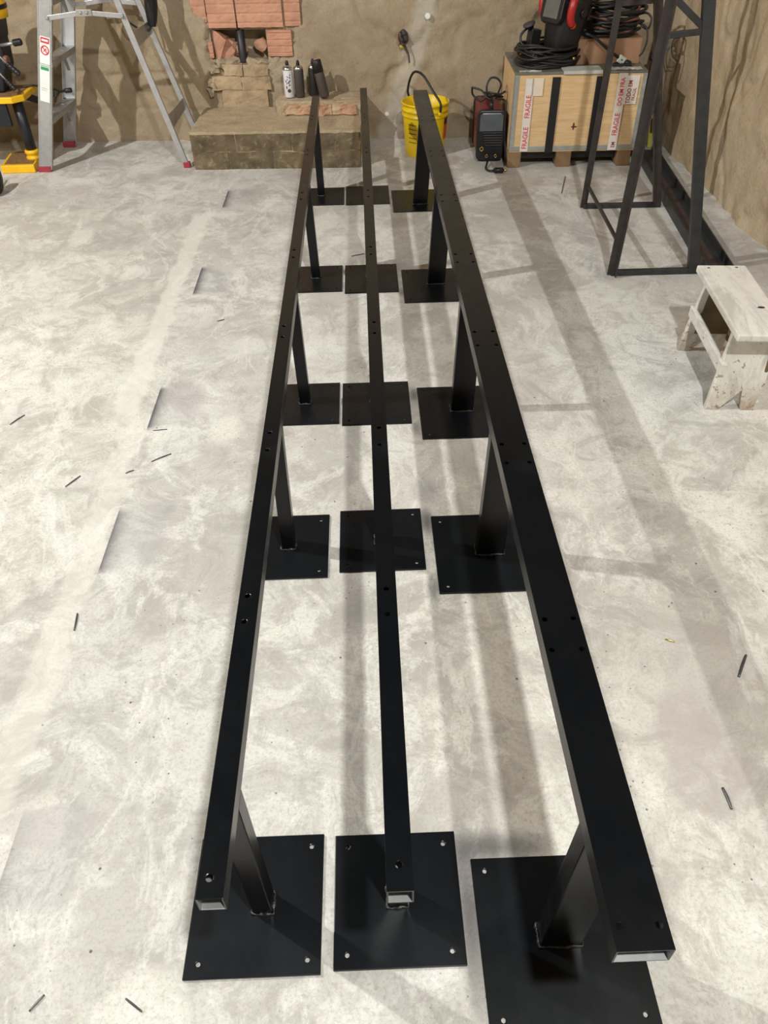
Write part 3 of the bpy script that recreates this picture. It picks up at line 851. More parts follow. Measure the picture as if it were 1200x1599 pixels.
mx = frame_to((.80, 4.872, .0175), (1, -.02, 0))
obj('connector', lathe(bmesh.new(), [(.009, 0), (.0165, .012), (.0165, .058), (.014, .060)], mx, 20), M['plastic_black'], t)
obj('brass_tip', lathe(bmesh.new(), [(.007, .058), (.007, .078), (.005, .082)], mx, 16), M['brass'], t)

# ------------------------------------------------------------------ crate
CM = T(.905, 4.962, 0) @ R(-.035, 'Z')
CW, CD, Z0, Z1 = .762, .545, .105, .515
t = thing('wooden_crate', 'plywood shipping crate on timber skids with fragile tape in the right corner', 'crate', (1.29, 5.2, 0))
obj('front_panel', B((0, 0, Z0), (CW, .012, Z1), CM), M['plywood'], t)
obj('side_panel', B((0, .012, Z0), (.012, CD, Z1), CM), M['plywood'], t)
obj('side_panel', B((CW - .012, .012, Z0), (CW, CD, Z1), CM), M['plywood'], t)
obj('back_panel', B((.012, CD - .012, Z0), (CW - .012, CD, Z1), CM), M['plywood'], t)
obj('lid', B((-.002, -.004, Z1), (CW + .002, CD, Z1 + .014), CM), M['lid'], t, bevel=.002)
obj('base_board', B((.0, .0, Z0 - .012), (CW, CD, Z0), CM), M['plywood'], t)
for (a, b) in ((-.008, .075), (.292, .385), (.668, .752)):
    bm = bmesh.new(); prism(bm, [(a, Z0 - .012), (b, Z0 - .012), (b, .012), (b - .008, 0), (a + .008, 0), (a, .012)], CD, CM @ T(0, CD + .002, 0) @ R(PI / 2, 'X'))
    obj('skid', bm, M['rough_wood'], t, bevel=.003)
s = .022
for (lo, hi) in (((-.003, -.004, Z0), (s, .0, Z1)), ((CW - s, -.004, Z0), (CW + .003, .0, Z1)), ((-.003, -.005, Z0 - .004), (CW + .003, .0, Z0 + s))):
    obj('edge_strip', B(lo, hi, CM), M['grey_strip'], t, bevel=.0012)
obj('edge_strip', B((-.004, -.004, Z0), (-.0005, .020, Z1), CM), M['grey_strip'], t)
for (a, b, sh) in ((.216, .264, .0), (.472, .530, .0)):
    bm = bmesh.new()
    box(bm, (a, -.007, Z0 - .016), (b, -.0045, Z1 - .012), CM); box(bm, (a, -.007, Z0 - .018), (b, CD + .002, Z0 - .0135), CM)
    obj('strap', bm, M['strap'], t)
bm = bmesh.new(); box(bm, (.075, .05, .040), (.292, .06, Z0 - .012), CM); box(bm, (.385, .05, .040), (.668, .06, Z0 - .012), CM)
obj('skid_gap_shade', bm, M['strap'], t)  # black sheets standing in for the shadow under the crate between skids
def tape_strip(a, b, z0, z1): return obj('tape_strip', B((a, -.0062, z0), (b, -.0052, z1), CM), M['tape'], t)
ta = tape_strip(.062, .110, Z0 - .008, .497)
obj('paper_scrap', B((.100, -.0062, .405), (.165, -.0055, .500), CM), M['paper'], ta)
def crate_text(body, size, x, z, mat, parent):
    mx = CM @ T(x, -.0066, z) @ R(PI / 2, 'X') @ R(PI / 2, 'Z') @ Matrix.Diagonal((.80, 1, 1, 1))
    return text('lettering', body, size, mx, mat, parent)
crate_text('FRAGILE', .042, .101, .112, M['print_red'], ta)
crate_text('FRAGILE', .042, .101, .285, M['print_red'], ta)
tb = tape_strip(.600, .652, Z0 - .008, .517)
crate_text('FRAGILE', .042, .641, .180, M['print_red'], tb)
crate_text('DO EM FRA', .036, .639, .345, M['print_red'], tb)
crate_text('EM', .032, .640, .112, M['print_dark'], tb)
tc = tape_strip(.650, .722, .352, .505)
crate_text('TODO EM', .034, .684, .356, M['print_dark'], tc)
crate_text('FRAGIL', .026, .712, .372, M['print_dark'], tc)
bm = bmesh.new()
lathe(bm, [(.018, 0), (.018, .0004)], CM @ T(.375, -.0002, .235) @ R(PI / 2, 'X') @ Matrix.Diagonal((.35, 1.2, 1, 1)), 12)
lathe(bm, [(.018, 0), (.018, .0004)], CM @ T(.378, -.0003, .232) @ R(PI / 2, 'X') @ Matrix.Diagonal((1.1, .25, 1, 1)), 12)
obj('knot', bm, M['label_dark'], t)
LT = Z1 + .014
def on_lid(x, y, z=0): return CM @ V((x, y, LT + z))

# things on the crate
t = thing('edge_protector', 'grey board edge protector on the front rim of the crate lid', 'board', tuple(on_lid(.40, .02)))
obj('top_board', B((.275, -.010, LT), (.50, .105, LT + .006), CM), M['grey_card'], t, bevel=.001)
obj('front_lip', B((.275, -.0125, LT - .012), (.50, -.008, LT + .006), CM), M['grey_card'], t)
def crumple(bm, lo, hi, n, amp, seed):
    g = [[None] * (n + 1) for _ in range(n + 1)]
    for i in range(n + 1):
        for j in range(n + 1):
            x = lo[0] + (hi[0] - lo[0]) * i / n; y = lo[1] + (hi[1] - lo[1]) * j / n
            k = noise.noise(V((x * 45 + seed, y * 45, 0))) * .5 + .5
            e = min(1, 3 * min(i, n - i, j, n - j) / n)
            g[i][j] = bm.verts.new(CM @ V((x, y, LT + .002 + amp * k * (.35 + .65 * e))))
    for i in range(n):
        for j in range(n): bm.faces.new((g[i][j], g[i + 1][j], g[i + 1][j + 1], g[i][j + 1]))
    return bm
o = obj('foil_tape', crumple(bmesh.new(), (.02, -.006), (.15, .034), 16, .010, 1), M['foil'], loc=tuple(on_lid(.09, .02)))
o.modifiers.new('solid', 'SOLIDIFY').thickness = .0008
tag(o, 'crumpled silver tape on the front left of the crate lid', 'tape')
o = obj('plastic_bag', crumple(bmesh.new(), (.545, .0), (.735, .06), 20, .016, 5), M['film'], loc=tuple(on_lid(.64, .02)))
o.modifiers.new('solid', 'SOLIDIFY').thickness = .0006
tag(o, 'crumpled clear plastic wrap on the front right of the crate lid', 'plastic bag')
t = thing('abrasive_disc', 'dark round abrasive disc lying on the crate lid before the cardboard box', 'disc', tuple(on_lid(.635, .105)))
mx = T(*on_lid(.635, .105, .001))
obj('disc_body', lathe(bmesh.new(), [(.052, 0), (.054, .002), (.054, .011), (.050, .013), (.012, .013), (.012, .009)], mx, 36), M['disc'], t)
obj('hub', lathe(bmesh.new(), [(.010, .006), (.010, .0145)], mx, 18), M['wire_dark'], t)
t = thing('cardboard_box', 'small brown cardboard box on the right of the crate lid under a cable coil', 'box', tuple(on_lid(.57, .24)))
obj('carton', B((.375, .165, LT), (.748, .37, LT + .128), CM), M['card'], t, bevel=.003)
bm = bmesh.new(); box(bm, (.374, .164, LT + .128), (.749, .266, LT + .131), CM); box(bm, (.374, .269, LT + .128), (.749, .371, LT + .131), CM)
obj('flap', bm, M['card'], t)
BT = LT + .131
def coil(parent, cx, cy, z0, rx, ry, n, r, seed, name='cable_loop', mats=('rubber',), lift=.012, tilt=.02, base=None):
    rnd = random.Random(seed)
    for k in range(n):
        ph = rnd.uniform(0, 6.28); sx = rnd.uniform(.78, 1.02); sy = rnd.uniform(.78, 1.02); zz = z0 + r + lift * k * rnd.uniform(.75, 1.0)
        ox, oy = rnd.uniform(-.015, .015), rnd.uniform(-.015, .015); tl = rnd.uniform(.2, 1) * tilt * (1 if k else .2); w = rnd.uniform(.03, .09)
        pts = []
        for i in range(40):
            a = 2 * PI * i / 40
            m = 1 + w * math.sin(3 * a + ph)
            pts.append(CM @ V((cx + ox + rx * sx * m * math.cos(a), cy + oy + ry * sy * m * math.sin(a), max(z0 + r, zz + tl * math.sin(a + ph) + .006 * math.sin(4 * a + ph)))))
        obj(name, tube(bmesh.new(), pts, r * rnd.uniform(.85, 1.1), 8, closed=True), M[mats[k % len(mats)]], parent, smooth=True)
t = thing('cable_coil', 'heap of coiled black welding cable on the left of the crate lid', 'cable', tuple(on_lid(.20, .2)))
coil(t, .200, .222, LT, .186, .178, 13, .0075, 3, lift=.0085, tilt=.018)
obj('cable_end', strand([on_lid(.27, .10, .05), on_lid(.33, .16, .06), on_lid(.36, .20, .10), on_lid(.385, .17, .17), on_lid(.40, .16, .23), on_lid(.43, .2, .27)], .0095), M['rubber'], t, smooth=True)
obj('cable_end', strand([on_lid(.10, .22, .08), on_lid(.055, .25, .10), on_lid(.05, .27, .14), on_lid(.09, .28, .175), on_lid(.12, .27, .18)], .0075), M['rubber'], t, smooth=True)
obj('brass_tip', lathe(bmesh.new(), [(.008, 0), (.008, .02), (.005, .024)], frame_to(on_lid(.33, .075, .052), (.4, -1, .2)), 14), M['brass'], t)
obj('clamp_tip', lathe(bmesh.new(), [(.006, 0), (.006, .03), (.004, .034)], frame_to(on_lid(.09, .11, .07), (.6, -.8, -.1)), 12), M['tin'], t)
t = thing('cable_spool', 'black and brownish cable coiled on top of the cardboard box', 'cable', tuple(CM @ V((.57, .262, BT))))
coil(t, .575, .262, BT, .168, .125, 16, .0085, 9, mats=('rubber', 'rubber', 'rubber', 'wire_red', 'rubber'), lift=.0115, tilt=.014)
obj('cable_end', strand([CM @ V(p) for p in ((.70, .24, BT + .10), (.755, .22, BT + .115), (.785, .2, BT + .09), (.772, .18, BT + .045), (.735, .18, BT + .055), (.725, .2, BT + .085))], .006), M['rubber'], t, smooth=True)
obj('cable_end', strand([CM @ V(p) for p in ((.715, .2, BT + .07), (.758, .17, BT + .05), (.768, .15, BT - .01), (.757, .15, BT - .065), (.742, .155, BT - .09))], .005), M['rubber'], t, smooth=True)
t = thing('tagged_cable', 'black cord with a white tag hanging across the front of the cardboard box', 'cable', tuple(on_lid(.50, .14)))
obj('cord', strand([CM @ V(p) for p in ((.40, .13, BT + .035), (.455, .12, BT + .015), (.51, .12, BT - .025), (.565, .12, BT - .062), (.615, .12, BT - .092))], .0075), M['rubber'], t, smooth=True)
mx = CM @ T(.63, .118, BT - .100) @ R(.5, 'Y')
obj('tag', B((-.021, -.010, -.020), (.021, .010, .020), mx), M['white'], t, bevel=.003, label='white tag')
obj('tag_print', B((-.005, -.0108, -.003), (.003, -.0103, .004), mx), M['navy'], t)
obj('plug', lathe(bmesh.new(), [(.010, 0), (.015, .008), (.015, .032), (.011, .036)], frame_to(CM @ V((.653, .118, BT - .112)), CM.to_3x3() @ V((1, 0, -.35))), 16), M['plastic_black'], t)

# welding helmet resting on the coil
t = thing('welding_helmet', 'black welding helmet with grey window and red sides on the cable heap', 'helmet', tuple(on_lid(.27, .19, .09)))
HM = CM @ T(.300, .215, LT + .222) @ R(-1.02, 'Z') @ R(-.20, 'X') @ Matrix.Diagonal((1.14, 1.14, 1.1, 1))
bm = bmesh.new()
nu, nv = 36, 26
rows = []
for j in range(nv + 1):
    v = j / nv; z = -.145 + .30 * v
    # half width and depth of the mask at this height
    w = .118 * (1 - .34 * (1 - v) ** 2.2) * (1 - .42 * max(0, (v - .72) / .28) ** 2.2)
    d = .135 * (1 - .22 * (1 - v) ** 1.6) * (1 - .60 * max(0, (v - .66) / .34) ** 1.9)
    row = []
    for i in range(nu + 1):
        a = PI + PI * i / nu
        ca, sa = math.cos(a), math.sin(a)
        e = 2 / 2.9
        row.append(bm.verts.new(HM @ V((w * math.copysign(abs(ca) ** e, ca), d * math.copysign(abs(sa) ** e, sa) + .03, z))))
    rows.append(row)
for j in range(nv):
    for i in range(nu):
        bm.faces.new((rows[j][i], rows[j][i + 1], rows[j + 1][i + 1], rows[j + 1][i])).smooth = True
bm.faces.new([r for r in rows[-1]]); 
o = obj('shell', bm, M['helmet'], t); o.modifiers.new('solid', 'SOLIDIFY').thickness = .005
bm = bmesh.new(); prism(bm, [(-.078, -.035), (-.06, -.062), (.06, -.062), (.078, -.035), (.078, .072), (-.078, .072)], .03, HM @ T(0, -.088, .035) @ R(PI / 2, 'X'))
obj('window_frame', bm, M['plastic_black'], t, bevel=.005)
obj('lens', B((-.052, -.1205, -.005), (.052, -.118, .085), HM), M['lens'], t, bevel=.002)
for sgn in (1, -1):
    bm = bmesh.new(); pts = []
    for k in range(17):
        a = -PI * .40 + PI * .95 * k / 16
        pts.append(HM @ V((sgn * (.112 - .012 * abs(math.sin(a))), -.035 - .052 * math.cos(a), .055 + .075 * math.sin(a))))
    pr = obj('side_shield', tube(bm, pts, .022, 12), M['red_plastic'], t, smooth=True)
    obj('shield_tip', lathe(bmesh.new(), [(.004, -.02), (.019, -.012), (.021, .012), (.010, .026)], frame_to(pts[0], pts[1] - pts[0]), 14), M['orange'], pr)
    obj('pivot_knob', lathe(bmesh.new(), [(.024, 0), (.024, .012), (.018, .016)], frame_to(HM @ V((sgn * .108, -.005, .04)), HM.to_3x3() @ V((sgn, 0, 0))), 20), M['plastic_black'], t)
obj('head_band', tube(bmesh.new(), [HM @ V((.10 * math.cos(a), .03 + .11 * math.sin(a), .02)) for a in [PI * k / 16 for k in range(17)]], .010, 8), M['plastic_black'], t, smooth=True)
t = thing('earth_clamp', 'black block connector with a flat round knob sticking out of the cable heap', 'clamp', tuple(on_lid(.12, .26, .06)))
mx = CM @ T(.125, .27, LT + .125) @ R(.35, 'Z') @ R(.1, 'Y')
obj('body', B((-.032, -.03, -.045), (.032, .03, .045), mx), M['plastic_black'], t, bevel=.006)
obj('stem', lathe(bmesh.new(), [(.008, .04), (.008, .075)], mx @ T(-.012, 0, 0) @ R(-.45, 'Y'), 12), M['plastic_black'], t)
obj('round_knob', lathe(bmesh.new(), [(.030, .066), (.036, .070), (.036, .078), (.010, .083)], mx @ T(-.012, 0, 0) @ R(-.45, 'Y'), 24), M['wire_dark'], t)
o = obj('yellow_clip', rounded(bmesh.new(), -.035, .035, 0, .035, -.012, .012, .012, T(*on_lid(.085, .36, .0))), M['yellow_paint'], loc=tuple(on_lid(.085, .36, 0)), bevel=.002)
tag(o, 'small yellow plastic clip behind the black cable heap', 'clip')

# things standing in the corner right of the crate
t = thing('yellow_batten', 'narrow olive yellow batten standing in the corner right of the crate', 'batten', (1.865, 5.33, 0))
bm = bmesh.new(); beam(bm, (1.885, 5.28, .0), (1.89, 5.40, .30), .024, .012)
obj('batten_body', bm, M['olive'], t, bevel=.002)
bm = bmesh.new(); beam(bm, (1.8855, 5.276, .10), (1.8865, 5.305, .17), .02, .016); obj('grip_slot', bm, M['label_dark'], t)
t = thing('black_bar', 'slim black bar leaning between the crate and the right wall', 'bar', (1.74, 5.14, 0))
bm = bmesh.new(); beam(bm, (1.725, 5.10, .006), (1.84, 5.36, .66), .024, .024); obj('bar_body', bm, M['strap'], t, bevel=.003)
bm = bmesh.new(); beam(bm, (1.812, 5.297, .50), (1.820, 5.315, .545), .05, .045); obj('clamp_block', bm, M['plastic_black'], t, bevel=.004)
t = thing('wall_wire', 'thin wire loop sticking out of the right wall near the corner', 'wire', (1.96, 5.33, .55))
obj('wire_loop', strand([(1.985, 5.37, .62), (1.93, 5.35, .615), (1.915, 5.345, .57), (1.93, 5.34, .51), (1.97, 5.33, .475)], .0022), M['grey_strip'], t, smooth=True)
obj('wire_loop', strand([(1.985, 5.39, .60), (1.94, 5.37, .60), (1.932, 5.36, .55), (1.95, 5.35, .505), (1.985, 5.34, .49)], .0022), M['wire_dark'], t, smooth=True)

# ------------------------------------------------------------------ steel A-frame at right
t = thing('steel_trestle', 'tall thin rusty steel trestle of welded bars by the right wall', 'trestle', (1.40, 3.83, 0))
def yn(z): return 3.405 - .0 * z
LN = lambda z: V((1.172 + .026 * z, 3.405, z)); RN = lambda z: V((1.545 - .196 * z, 3.402, z))
LF = lambda z: V((1.235 + .022 * z, 4.255, z)); RF = lambda z: V((1.628 - .215 * z, 4.245, z))
def angle_leg(fn, w, sx, sy, z1, mat, z0=.0):
    prof = [(0, 0), (sx * w, 0), (sx * w, sy * .005), (sx * .005, sy * .005), (sx * .005, sy * w), (0, sy * w)]
    return obj('leg', sweep(bmesh.new(), prof, fn(z0), fn(z1)), mat, t)
ZT = 1.62
angle_leg(LN, .036, -1, -1, ZT, M['rust'], .004); angle_leg(LF, .034, -1, 1, ZT, M['rust'], .004)
bm = bmesh.new(); beam(bm, RN(.006), RN(ZT), .046, .03); obj('leg', bm, M['dark_steel'], t, bevel=.002)
bm = bmesh.new(); beam(bm, RF(.006), RF(ZT), .040, .03); obj('leg', bm, M['rust'], t, bevel=.002)
def bar(name, a, b, w, h, mat, side=(0, 0, 1)):
    bm = bmesh.new(); beam(bm, a, b, w, h, side); return obj(name, bm, M[mat], t, bevel=.0015)
bar('foot_bar', LN(.013) + V((-.018, 0, 0)), RN(.013) + V((.02, 0, 0)), .025, .025, 'dark_steel')
bar('foot_bar', LF(.013) + V((-.018, 0, 0)), RF(.013) + V((.02, 0, 0)), .025, .025, 'dark_steel')
bar('side_rod', LN(.155) + V((-.012, .0, 0)), LF(.122) + V((-.012, 0, 0)), .014, .014, 'rust')
bar('cross_bar', LN(.978), RN(.990), .022, .014, 'dark_steel')
bar('brace', LN(1.10), RN(.990), .024, .014, 'dark_steel')
bar('cross_bar', LF(.96), RF(.97), .022, .014, 'rust')
bar('top_bar', LN(ZT), LF(ZT), .03, .03, 'rust'); bar('top_bar', RN(ZT), RF(ZT), .03, .03, 'dark_steel')
bar('top_bar', LN(ZT - .02), RN(ZT - .02), .03, .03, 'rust'); bar('top_bar', LF(ZT - .02), RF(ZT - .02), .03, .03, 'rust')

# steel channel on the floor along the right wall
t = thing('steel_channel', 'long dark steel channel lying on the floor beneath the trestle', 'steel channel', (1.66, 4.3, 0))
a, b = V((1.645, 3.315, 0)), V((1.825, 5.22, 0))
prof = [(-.064, 0), (.064, 0), (.064, .052), (.057, .052), (.057, .007), (-.057, .007), (-.057, .052), (-.064, .052)]
prof = [(-x, y) for x, y in prof]
o = obj('channel_body', sweep(bmesh.new(), [(x, -y) for x, y in prof], a, b, (1, 0, 0)), M['dark_steel'], t, bevel=.0015)
zmin = min((v.co.z for v in o.data.vertices))
bm = bmesh.new(); d = (b - a).normalized()
beam(bm, a + d * .02 + V((-.012, 0, .0078)), b - d * .02 + V((-.012, 0, .0078)), .075, .0016)
obj('primer_coat', bm, M['channel_in'], t)

# ------------------------------------------------------------------ stool
SMx = T(1.335, 2.49, 0) @ R(-.085, 'Z')
t = thing('wooden_stool', 'low worn white painted wooden stool by the right edge of the photo', 'stool', (1.335, 2.49, 0))
SH = .33; SL = .272
def panel(sgn):
    # board with a V notch between its feet, slightly splayed
    poly = [(-.104, 0), (-.058, 0), (.010, .078), (.022, 0), (.066, 0), (.084, .10), (.078, SH - .024), (-.074, SH - .024)]
    bm = bmesh.new()
    y = sgn * (SL - .062)
    mx = SMx @ T(0, y, 0) @ R(sgn * .10, 'X') @ R(PI / 2, 'X') @ T(0, 0, -.011)
    prism(bm, poly, .022, mx)
    for v in bm.verts:
        if v.co.z < .004: v.co.z = 0
    return bm
obj('seat', B((-.091, -SL, SH - .026), (.091, SL, SH), SMx), M['worn'], t, bevel=.005)
obj('leg_panel', panel(-1), M['worn'], t, bevel=.003)
obj('leg_panel', panel(1), M['worn'], t, bevel=.003)
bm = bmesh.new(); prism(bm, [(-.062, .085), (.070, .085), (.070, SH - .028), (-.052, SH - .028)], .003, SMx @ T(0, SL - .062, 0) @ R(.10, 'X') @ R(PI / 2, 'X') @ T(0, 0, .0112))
obj('inner_face', bm, M['stool_in'], t, label='dark wood on the inner side of the far leg')
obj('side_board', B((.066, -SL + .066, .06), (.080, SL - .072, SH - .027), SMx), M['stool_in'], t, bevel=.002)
for sg in (-1,):
    bm = B((sg * .082 - .010, -SL + .050, .145), (sg * .082 + .010, SL - .050, .187), SMx)
    obj('stretcher', bm, M['worn'], t, bevel=.002)
bm = bmesh.new()
for (x, y, s) in ((.042, -.075, .0085), (-.055, .245, .004), (.05, .25, .004)):
    lathe(bm, [(s, 0), (s, .0008)], SMx @ T(x, y, SH + .0006) @ Matrix.Diagonal((1.5, .8, 1, 1)), 10)
obj('nail_hole', bm, M['speck'], t)

# ------------------------------------------------------------------ ladder
t = thing('step_ladder', 'aluminium step ladder with red feet standing before the back wall', 'ladder', (-1.6, 5.4, 0))
LH = 1.55
def front_near(z): return V((-2.035 + .290 * z, 5.15 + .055 * z, z))
def front_far(z): return V((-2.018 + .298 * z, 5.68 - .094 * z, z))
def rear_near(z): return V((-1.128 - .266 * z, 5.15 + .055 * z, z))
def rear_far(z): return V((-1.116 - .262 * z, 5.68 - .094 * z, z))
def stile(fn, w, mat, c):
    # channel section, web facing out
    s = c
    prof = [(-w / 2, 0)] + [(x + d, s * v) for x in (-.034, .030) for d, v in ((0, 0), (.0008, .0022), (.0032, .0022), (.004, 0))] + [(w / 2, 0), (w / 2, s * .026), (w / 2 - .003, s * .026), (w / 2 - .003, s * .003), (-w / 2 + .003, s * .003), (-w / 2 + .003, s * .026), (-w / 2, s * .026)]
    return obj('stile', sweep(bmesh.new(), prof, fn(.02), fn(LH), (1, 0, 0)), mat, t, bevel=.001)
sn = stile(front_near, .080, M['alu'], 1); stile(front_far, .080, M['alu'], -1)
def rear(fn, c):
    w = .034
    prof = [(-w / 2, 0), (w / 2, 0), (w / 2, c * .022), (-w / 2, c * .022)]
    return obj('rear_leg', sweep(bmesh.new(), prof, fn(.015), fn(LH)), M['alu'], t, bevel=.002)
rear(rear_near, 1); rear(rear_far, -1)
for fn, w, c in ((front_near, .084, 1), (front_far, .084, -1), (rear_near, .042, 1), (rear_far, .042, -1)):
    p = fn(0); obj('foot', B((p.x - w / 2, p.y - (.004 if c > 0 else .028), 0), (p.x + w / 2, p.y + (.028 if c > 0 else .004), .034)), M['red_foot'], t, bevel=.003, label='red rubber foot')
for z in (.305, .61, .915, 1.22):
    a, b = front_near(z), front_far(z)
    bm = bmesh.new()
    prof = [(-.042, 0), (.042, 0), (.042, .006), (.036, .034), (.030, .034), (.034, .006), (-.034, .006), (-.030, .034), (-.036, .034), (-.042, .006)]
    sweep(bm, prof, a + V((.0, .004, 0)), b + V((0, -.004, 0)), (1, 0, 0)); obj('tread', bm, M['alu_dull'], t)
    # small stay under the tread
    for p, sy in ((a, 1), (b, -1)):
        bm = bmesh.new(); beam(bm, p + V((-.03, sy * .028, -.13)), p + V((.0, sy * .16, .004)), .018, .004); obj('tread_stay', bm, M['alu_dull'], t)
for z in (.255, .70, 1.15):
    a, b = rear_near(z), rear_far(z)
    bm = bmesh.new()
    va = [a + V((0, .004, -.045)), a + V((0, .004, .045)), b + V((0, -.004, .035)), b + V((0, -.004, -.035))]
    f0 = [bm.verts.new(p + V((-.004, 0, 0))) for p in va]; f1 = [bm.verts.new(p + V((.003, 0, 0))) for p in va]
    bm.faces.new(f0); bm.faces.new(f1[::-1])
    for k in range(4): bm.faces.new((f0[k], f0[(k + 1) % 4], f1[(k + 1) % 4], f1[k]))
    obj('rear_brace', bm, M['alu_dull'], t)
for fn0, fn1, dy in ((front_near, rear_near, -.006), (front_far, rear_far, .006)):
    z = .825; a, b = fn0(z) + V((.02, dy, 0)), fn1(z) + V((0, dy, 0)); m = (a + b) / 2 + V((0, 0, .022))
    for (p, q) in ((a, m), (m, b)):
        bm = bmesh.new(); beam(bm, p, q, .004, .024, (0, 1, 0)); obj('spreader_bar', bm, M['alu'], t, bevel=.001)
    bm = bmesh.new(); beam(bm, m + V((-.045, dy, -.001)), m + V((.045, dy, -.001)), .004, .032, (0, 1, 0)); obj('spreader_hinge', bm, M['alu_dull'], t, bevel=.001)
    for q in (a, b, m + V((-.018, 0, 0)), m + V((.018, 0, 0))):
        obj('rivet', lathe(bmesh.new(), [(.009, 0), (.008, .006), (.004, .009)], frame_to(q + V((0, dy, 0)), (0, math.copysign(1, dy), 0)), 12), M['bare'], t)
p0 = front_near(LH); p1 = front_far(LH)
obj('top_cap', B((p0.x - .06, p0.y - .02, LH), (rear_near(LH).x + .06, p1.y + .02, LH + .04)), M['alu'], t, bevel=.006)
# stickers on the near stile
ax = (front_near(1) - front_near(0)).normalized()
LMx = Matrix.Identity(4)
sd = (V((1, 0, 0)) - ax * ax.x).normalized(); nn = sd.cross(ax)
if nn.y > 0: nn = -nn
for i in range(3):
    LMx[i][0] = sd[i]; LMx[i][1] = ax[i]; LMx[i][2] = nn[i]; LMx[i][3] = front_near(0)[i]
def sticker(name, x0, x1, z0, z1, off, mat, parent):
    return obj(name, B((x0, z0, off), (x1, z1, off + .0006), LMx), mat, parent)
L = 1 / ax.z
ws = sticker('warning_sticker', -.026, .030, .598 * L, .735 * L, .0012, M['white'], sn)
sticker('sticker_header', -.022, .026, .703 * L, .730 * L, .0022, M['red'], ws)
sticker('header_text', -.016, .020, .712 * L, .722 * L, .003, M['white'], ws)
ctr = V((.002, .668 * L, .0020)); bm = bmesh.new()
pts = [LMx @ (ctr + V((.0205 * math.cos(a), .0225 * math.sin(a), 0))) for a in [2 * PI * k / 28 for k in range(28)]]
tube(bm, pts, .0034, 8, closed=True)
beam(bm, LMx @ (ctr + V((-.014, .015, 0))), LMx @ (ctr + V((.014, -.015, 0))), .006, .0012, sd)
beam(bm, LMx @ (ctr + V((-.008, -.010, 0))), LMx @ (ctr + V((.007, .012, 0))), .004, .001, sd)
beam(bm, LMx @ (ctr + V((.0, .004, 0))), LMx @ (ctr + V((.012, .002, 0))), .004, .001, sd)
obj('prohibition_sign', bm, M['red'], ws)
ins = sticker('instruction_sticker', -.027, .029, .400 * L, .594 * L, .0012, M['white'], sn)
sticker('sticker_header', -.022, .024, .566 * L, .582 * L, .0020, M['green'], ins)
sticker('sticker_line', -.024, .026, .586 * L, .589 * L, .0020, M['green'], ins)
sticker('sticker_line', -.018, .018, .470 * L, .472 * L, .0020, M['grey_strip'], ins)
sticker('sticker_line', -.018, .010, .460 * L, .4615 * L, .0020, M['grey_strip'], ins)

# tool hanging on the ladder by its lead
t = thing('hanging_tool', 'black handheld tool with a cord hanging from the rear of the ladder', 'tool', (-1.25, 5.60, .70))
pts = [V((-1.272, 5.545, .715)), V((-1.262, 5.55, .78)), V((-1.25, 5.555, .90)), V((-1.235, 5.56, 1.16))]
obj('grip', tube(bmesh.new(), smooth_path(pts, 8), lambda u: .024 + .016 * min(1, u * 2.2), 14), M['navy'], t, smooth=True)
obj('cord', strand([(-1.274, 5.545, .72), (-1.288, 5.535, .700), (-1.32, 5.52, .693), (-1.365, 5.50, .722), (-1.398, 5.48, .757), (-1.408, 5.46, .80), (-1.425, 5.44, .88), (-1.46, 5.42, 1.05), (-1.40, 5.44, 1.25), (-1.30, 5.5, 1.24), (-1.235, 5.56, 1.15)], .0065), M['rubber'], t, smooth=True)

# ------------------------------------------------------------------ machine stand at left
t = thing('machine_stand', 'yellow and black machine table on a black column left of the ladder', 'machine stand', (-2.2, 5.25, 0))
bm = bmesh.new(); prism(bm, [(-2.305, 5.140), (-2.092, 5.140), (-2.112, 5.40), (-2.15, 5.45), (-2.29, 5.45), (-2.33, 5.40)], .048, T(0, 0, 0))
ft = obj('foot', bm, M['yellow_paint'], t, bevel=.006)
bm = bmesh.new(); prism(bm, [(-2.285, 5.165), (-2.105, 5.165), (-2.125, 5.39), (-2.16, 5.43), (-2.28, 5.43), (-2.31, 5.39)], .0025, T(0, 0, .0475))
obj('dust_layer', bm, M['dusty'], ft)
obj('column', lathe(bmesh.new(), [(.032, .045), (.032, .40)], T(-2.128, 5.27, 0), 28), M['navy'], t)
obj('collar', lathe(bmesh.new(), [(.044, .048), (.044, .064), (.039, .068), (.039, .080), (.044, .084), (.044, .100), (.036, .106)], T(-2.128, 5.27, 0), 28), M['yellow_paint'], t)
obj('column', lathe(bmesh.new(), [(.032, .045), (.032, .40)], T(-2.72, 5.30, 0), 28), M['navy'], t)
bm = bmesh.new(); prism(bm, [(-2.82, 5.140), (-2.62, 5.140), (-2.64, 5.45), (-2.80, 5.45)], .048, T(0, 0, 0)); obj('foot', bm, M['yellow_paint'], t, bevel=.006)
bm = bmesh.new(); prism(bm, [(-2.95, 5.175), (-2.118, 5.175), (-2.062, 5.235), (-2.062, 5.50), (-2.95, 5.50)], .034, T(0, 0, .392))
tb_ = obj('table', bm, M['yellow_paint'], t, bevel=.004)
bm = bmesh.new(); prism(bm, [(-2.93, 5.195), (-2.13, 5.195), (-2.09, 5.245), (-2.09, 5.48), (-2.93, 5.48)], .003, T(0, 0, .4255))
obj('table_dust', bm, M['dusty'], tb_)
obj('apron', B((-2.93, 5.19, .262), (-2.17, 5.215, .395)), M['navy'], t, bevel=.003)
bm = bmesh.new(); beam(bm, (-2.105, 5.34, .40), (-2.03, 5.42, .345), .045, .03); beam(bm, (-2.03, 5.42, .345), (-1.985, 5.47, .375), .03, .03)
obj('lock_lever', bm, M['plastic_black'], t, bevel=.005)
t = thing('bench_machine', 'black workshop machine with levers standing on the yellow table', 'machine', (-2.2, 5.33, .43))
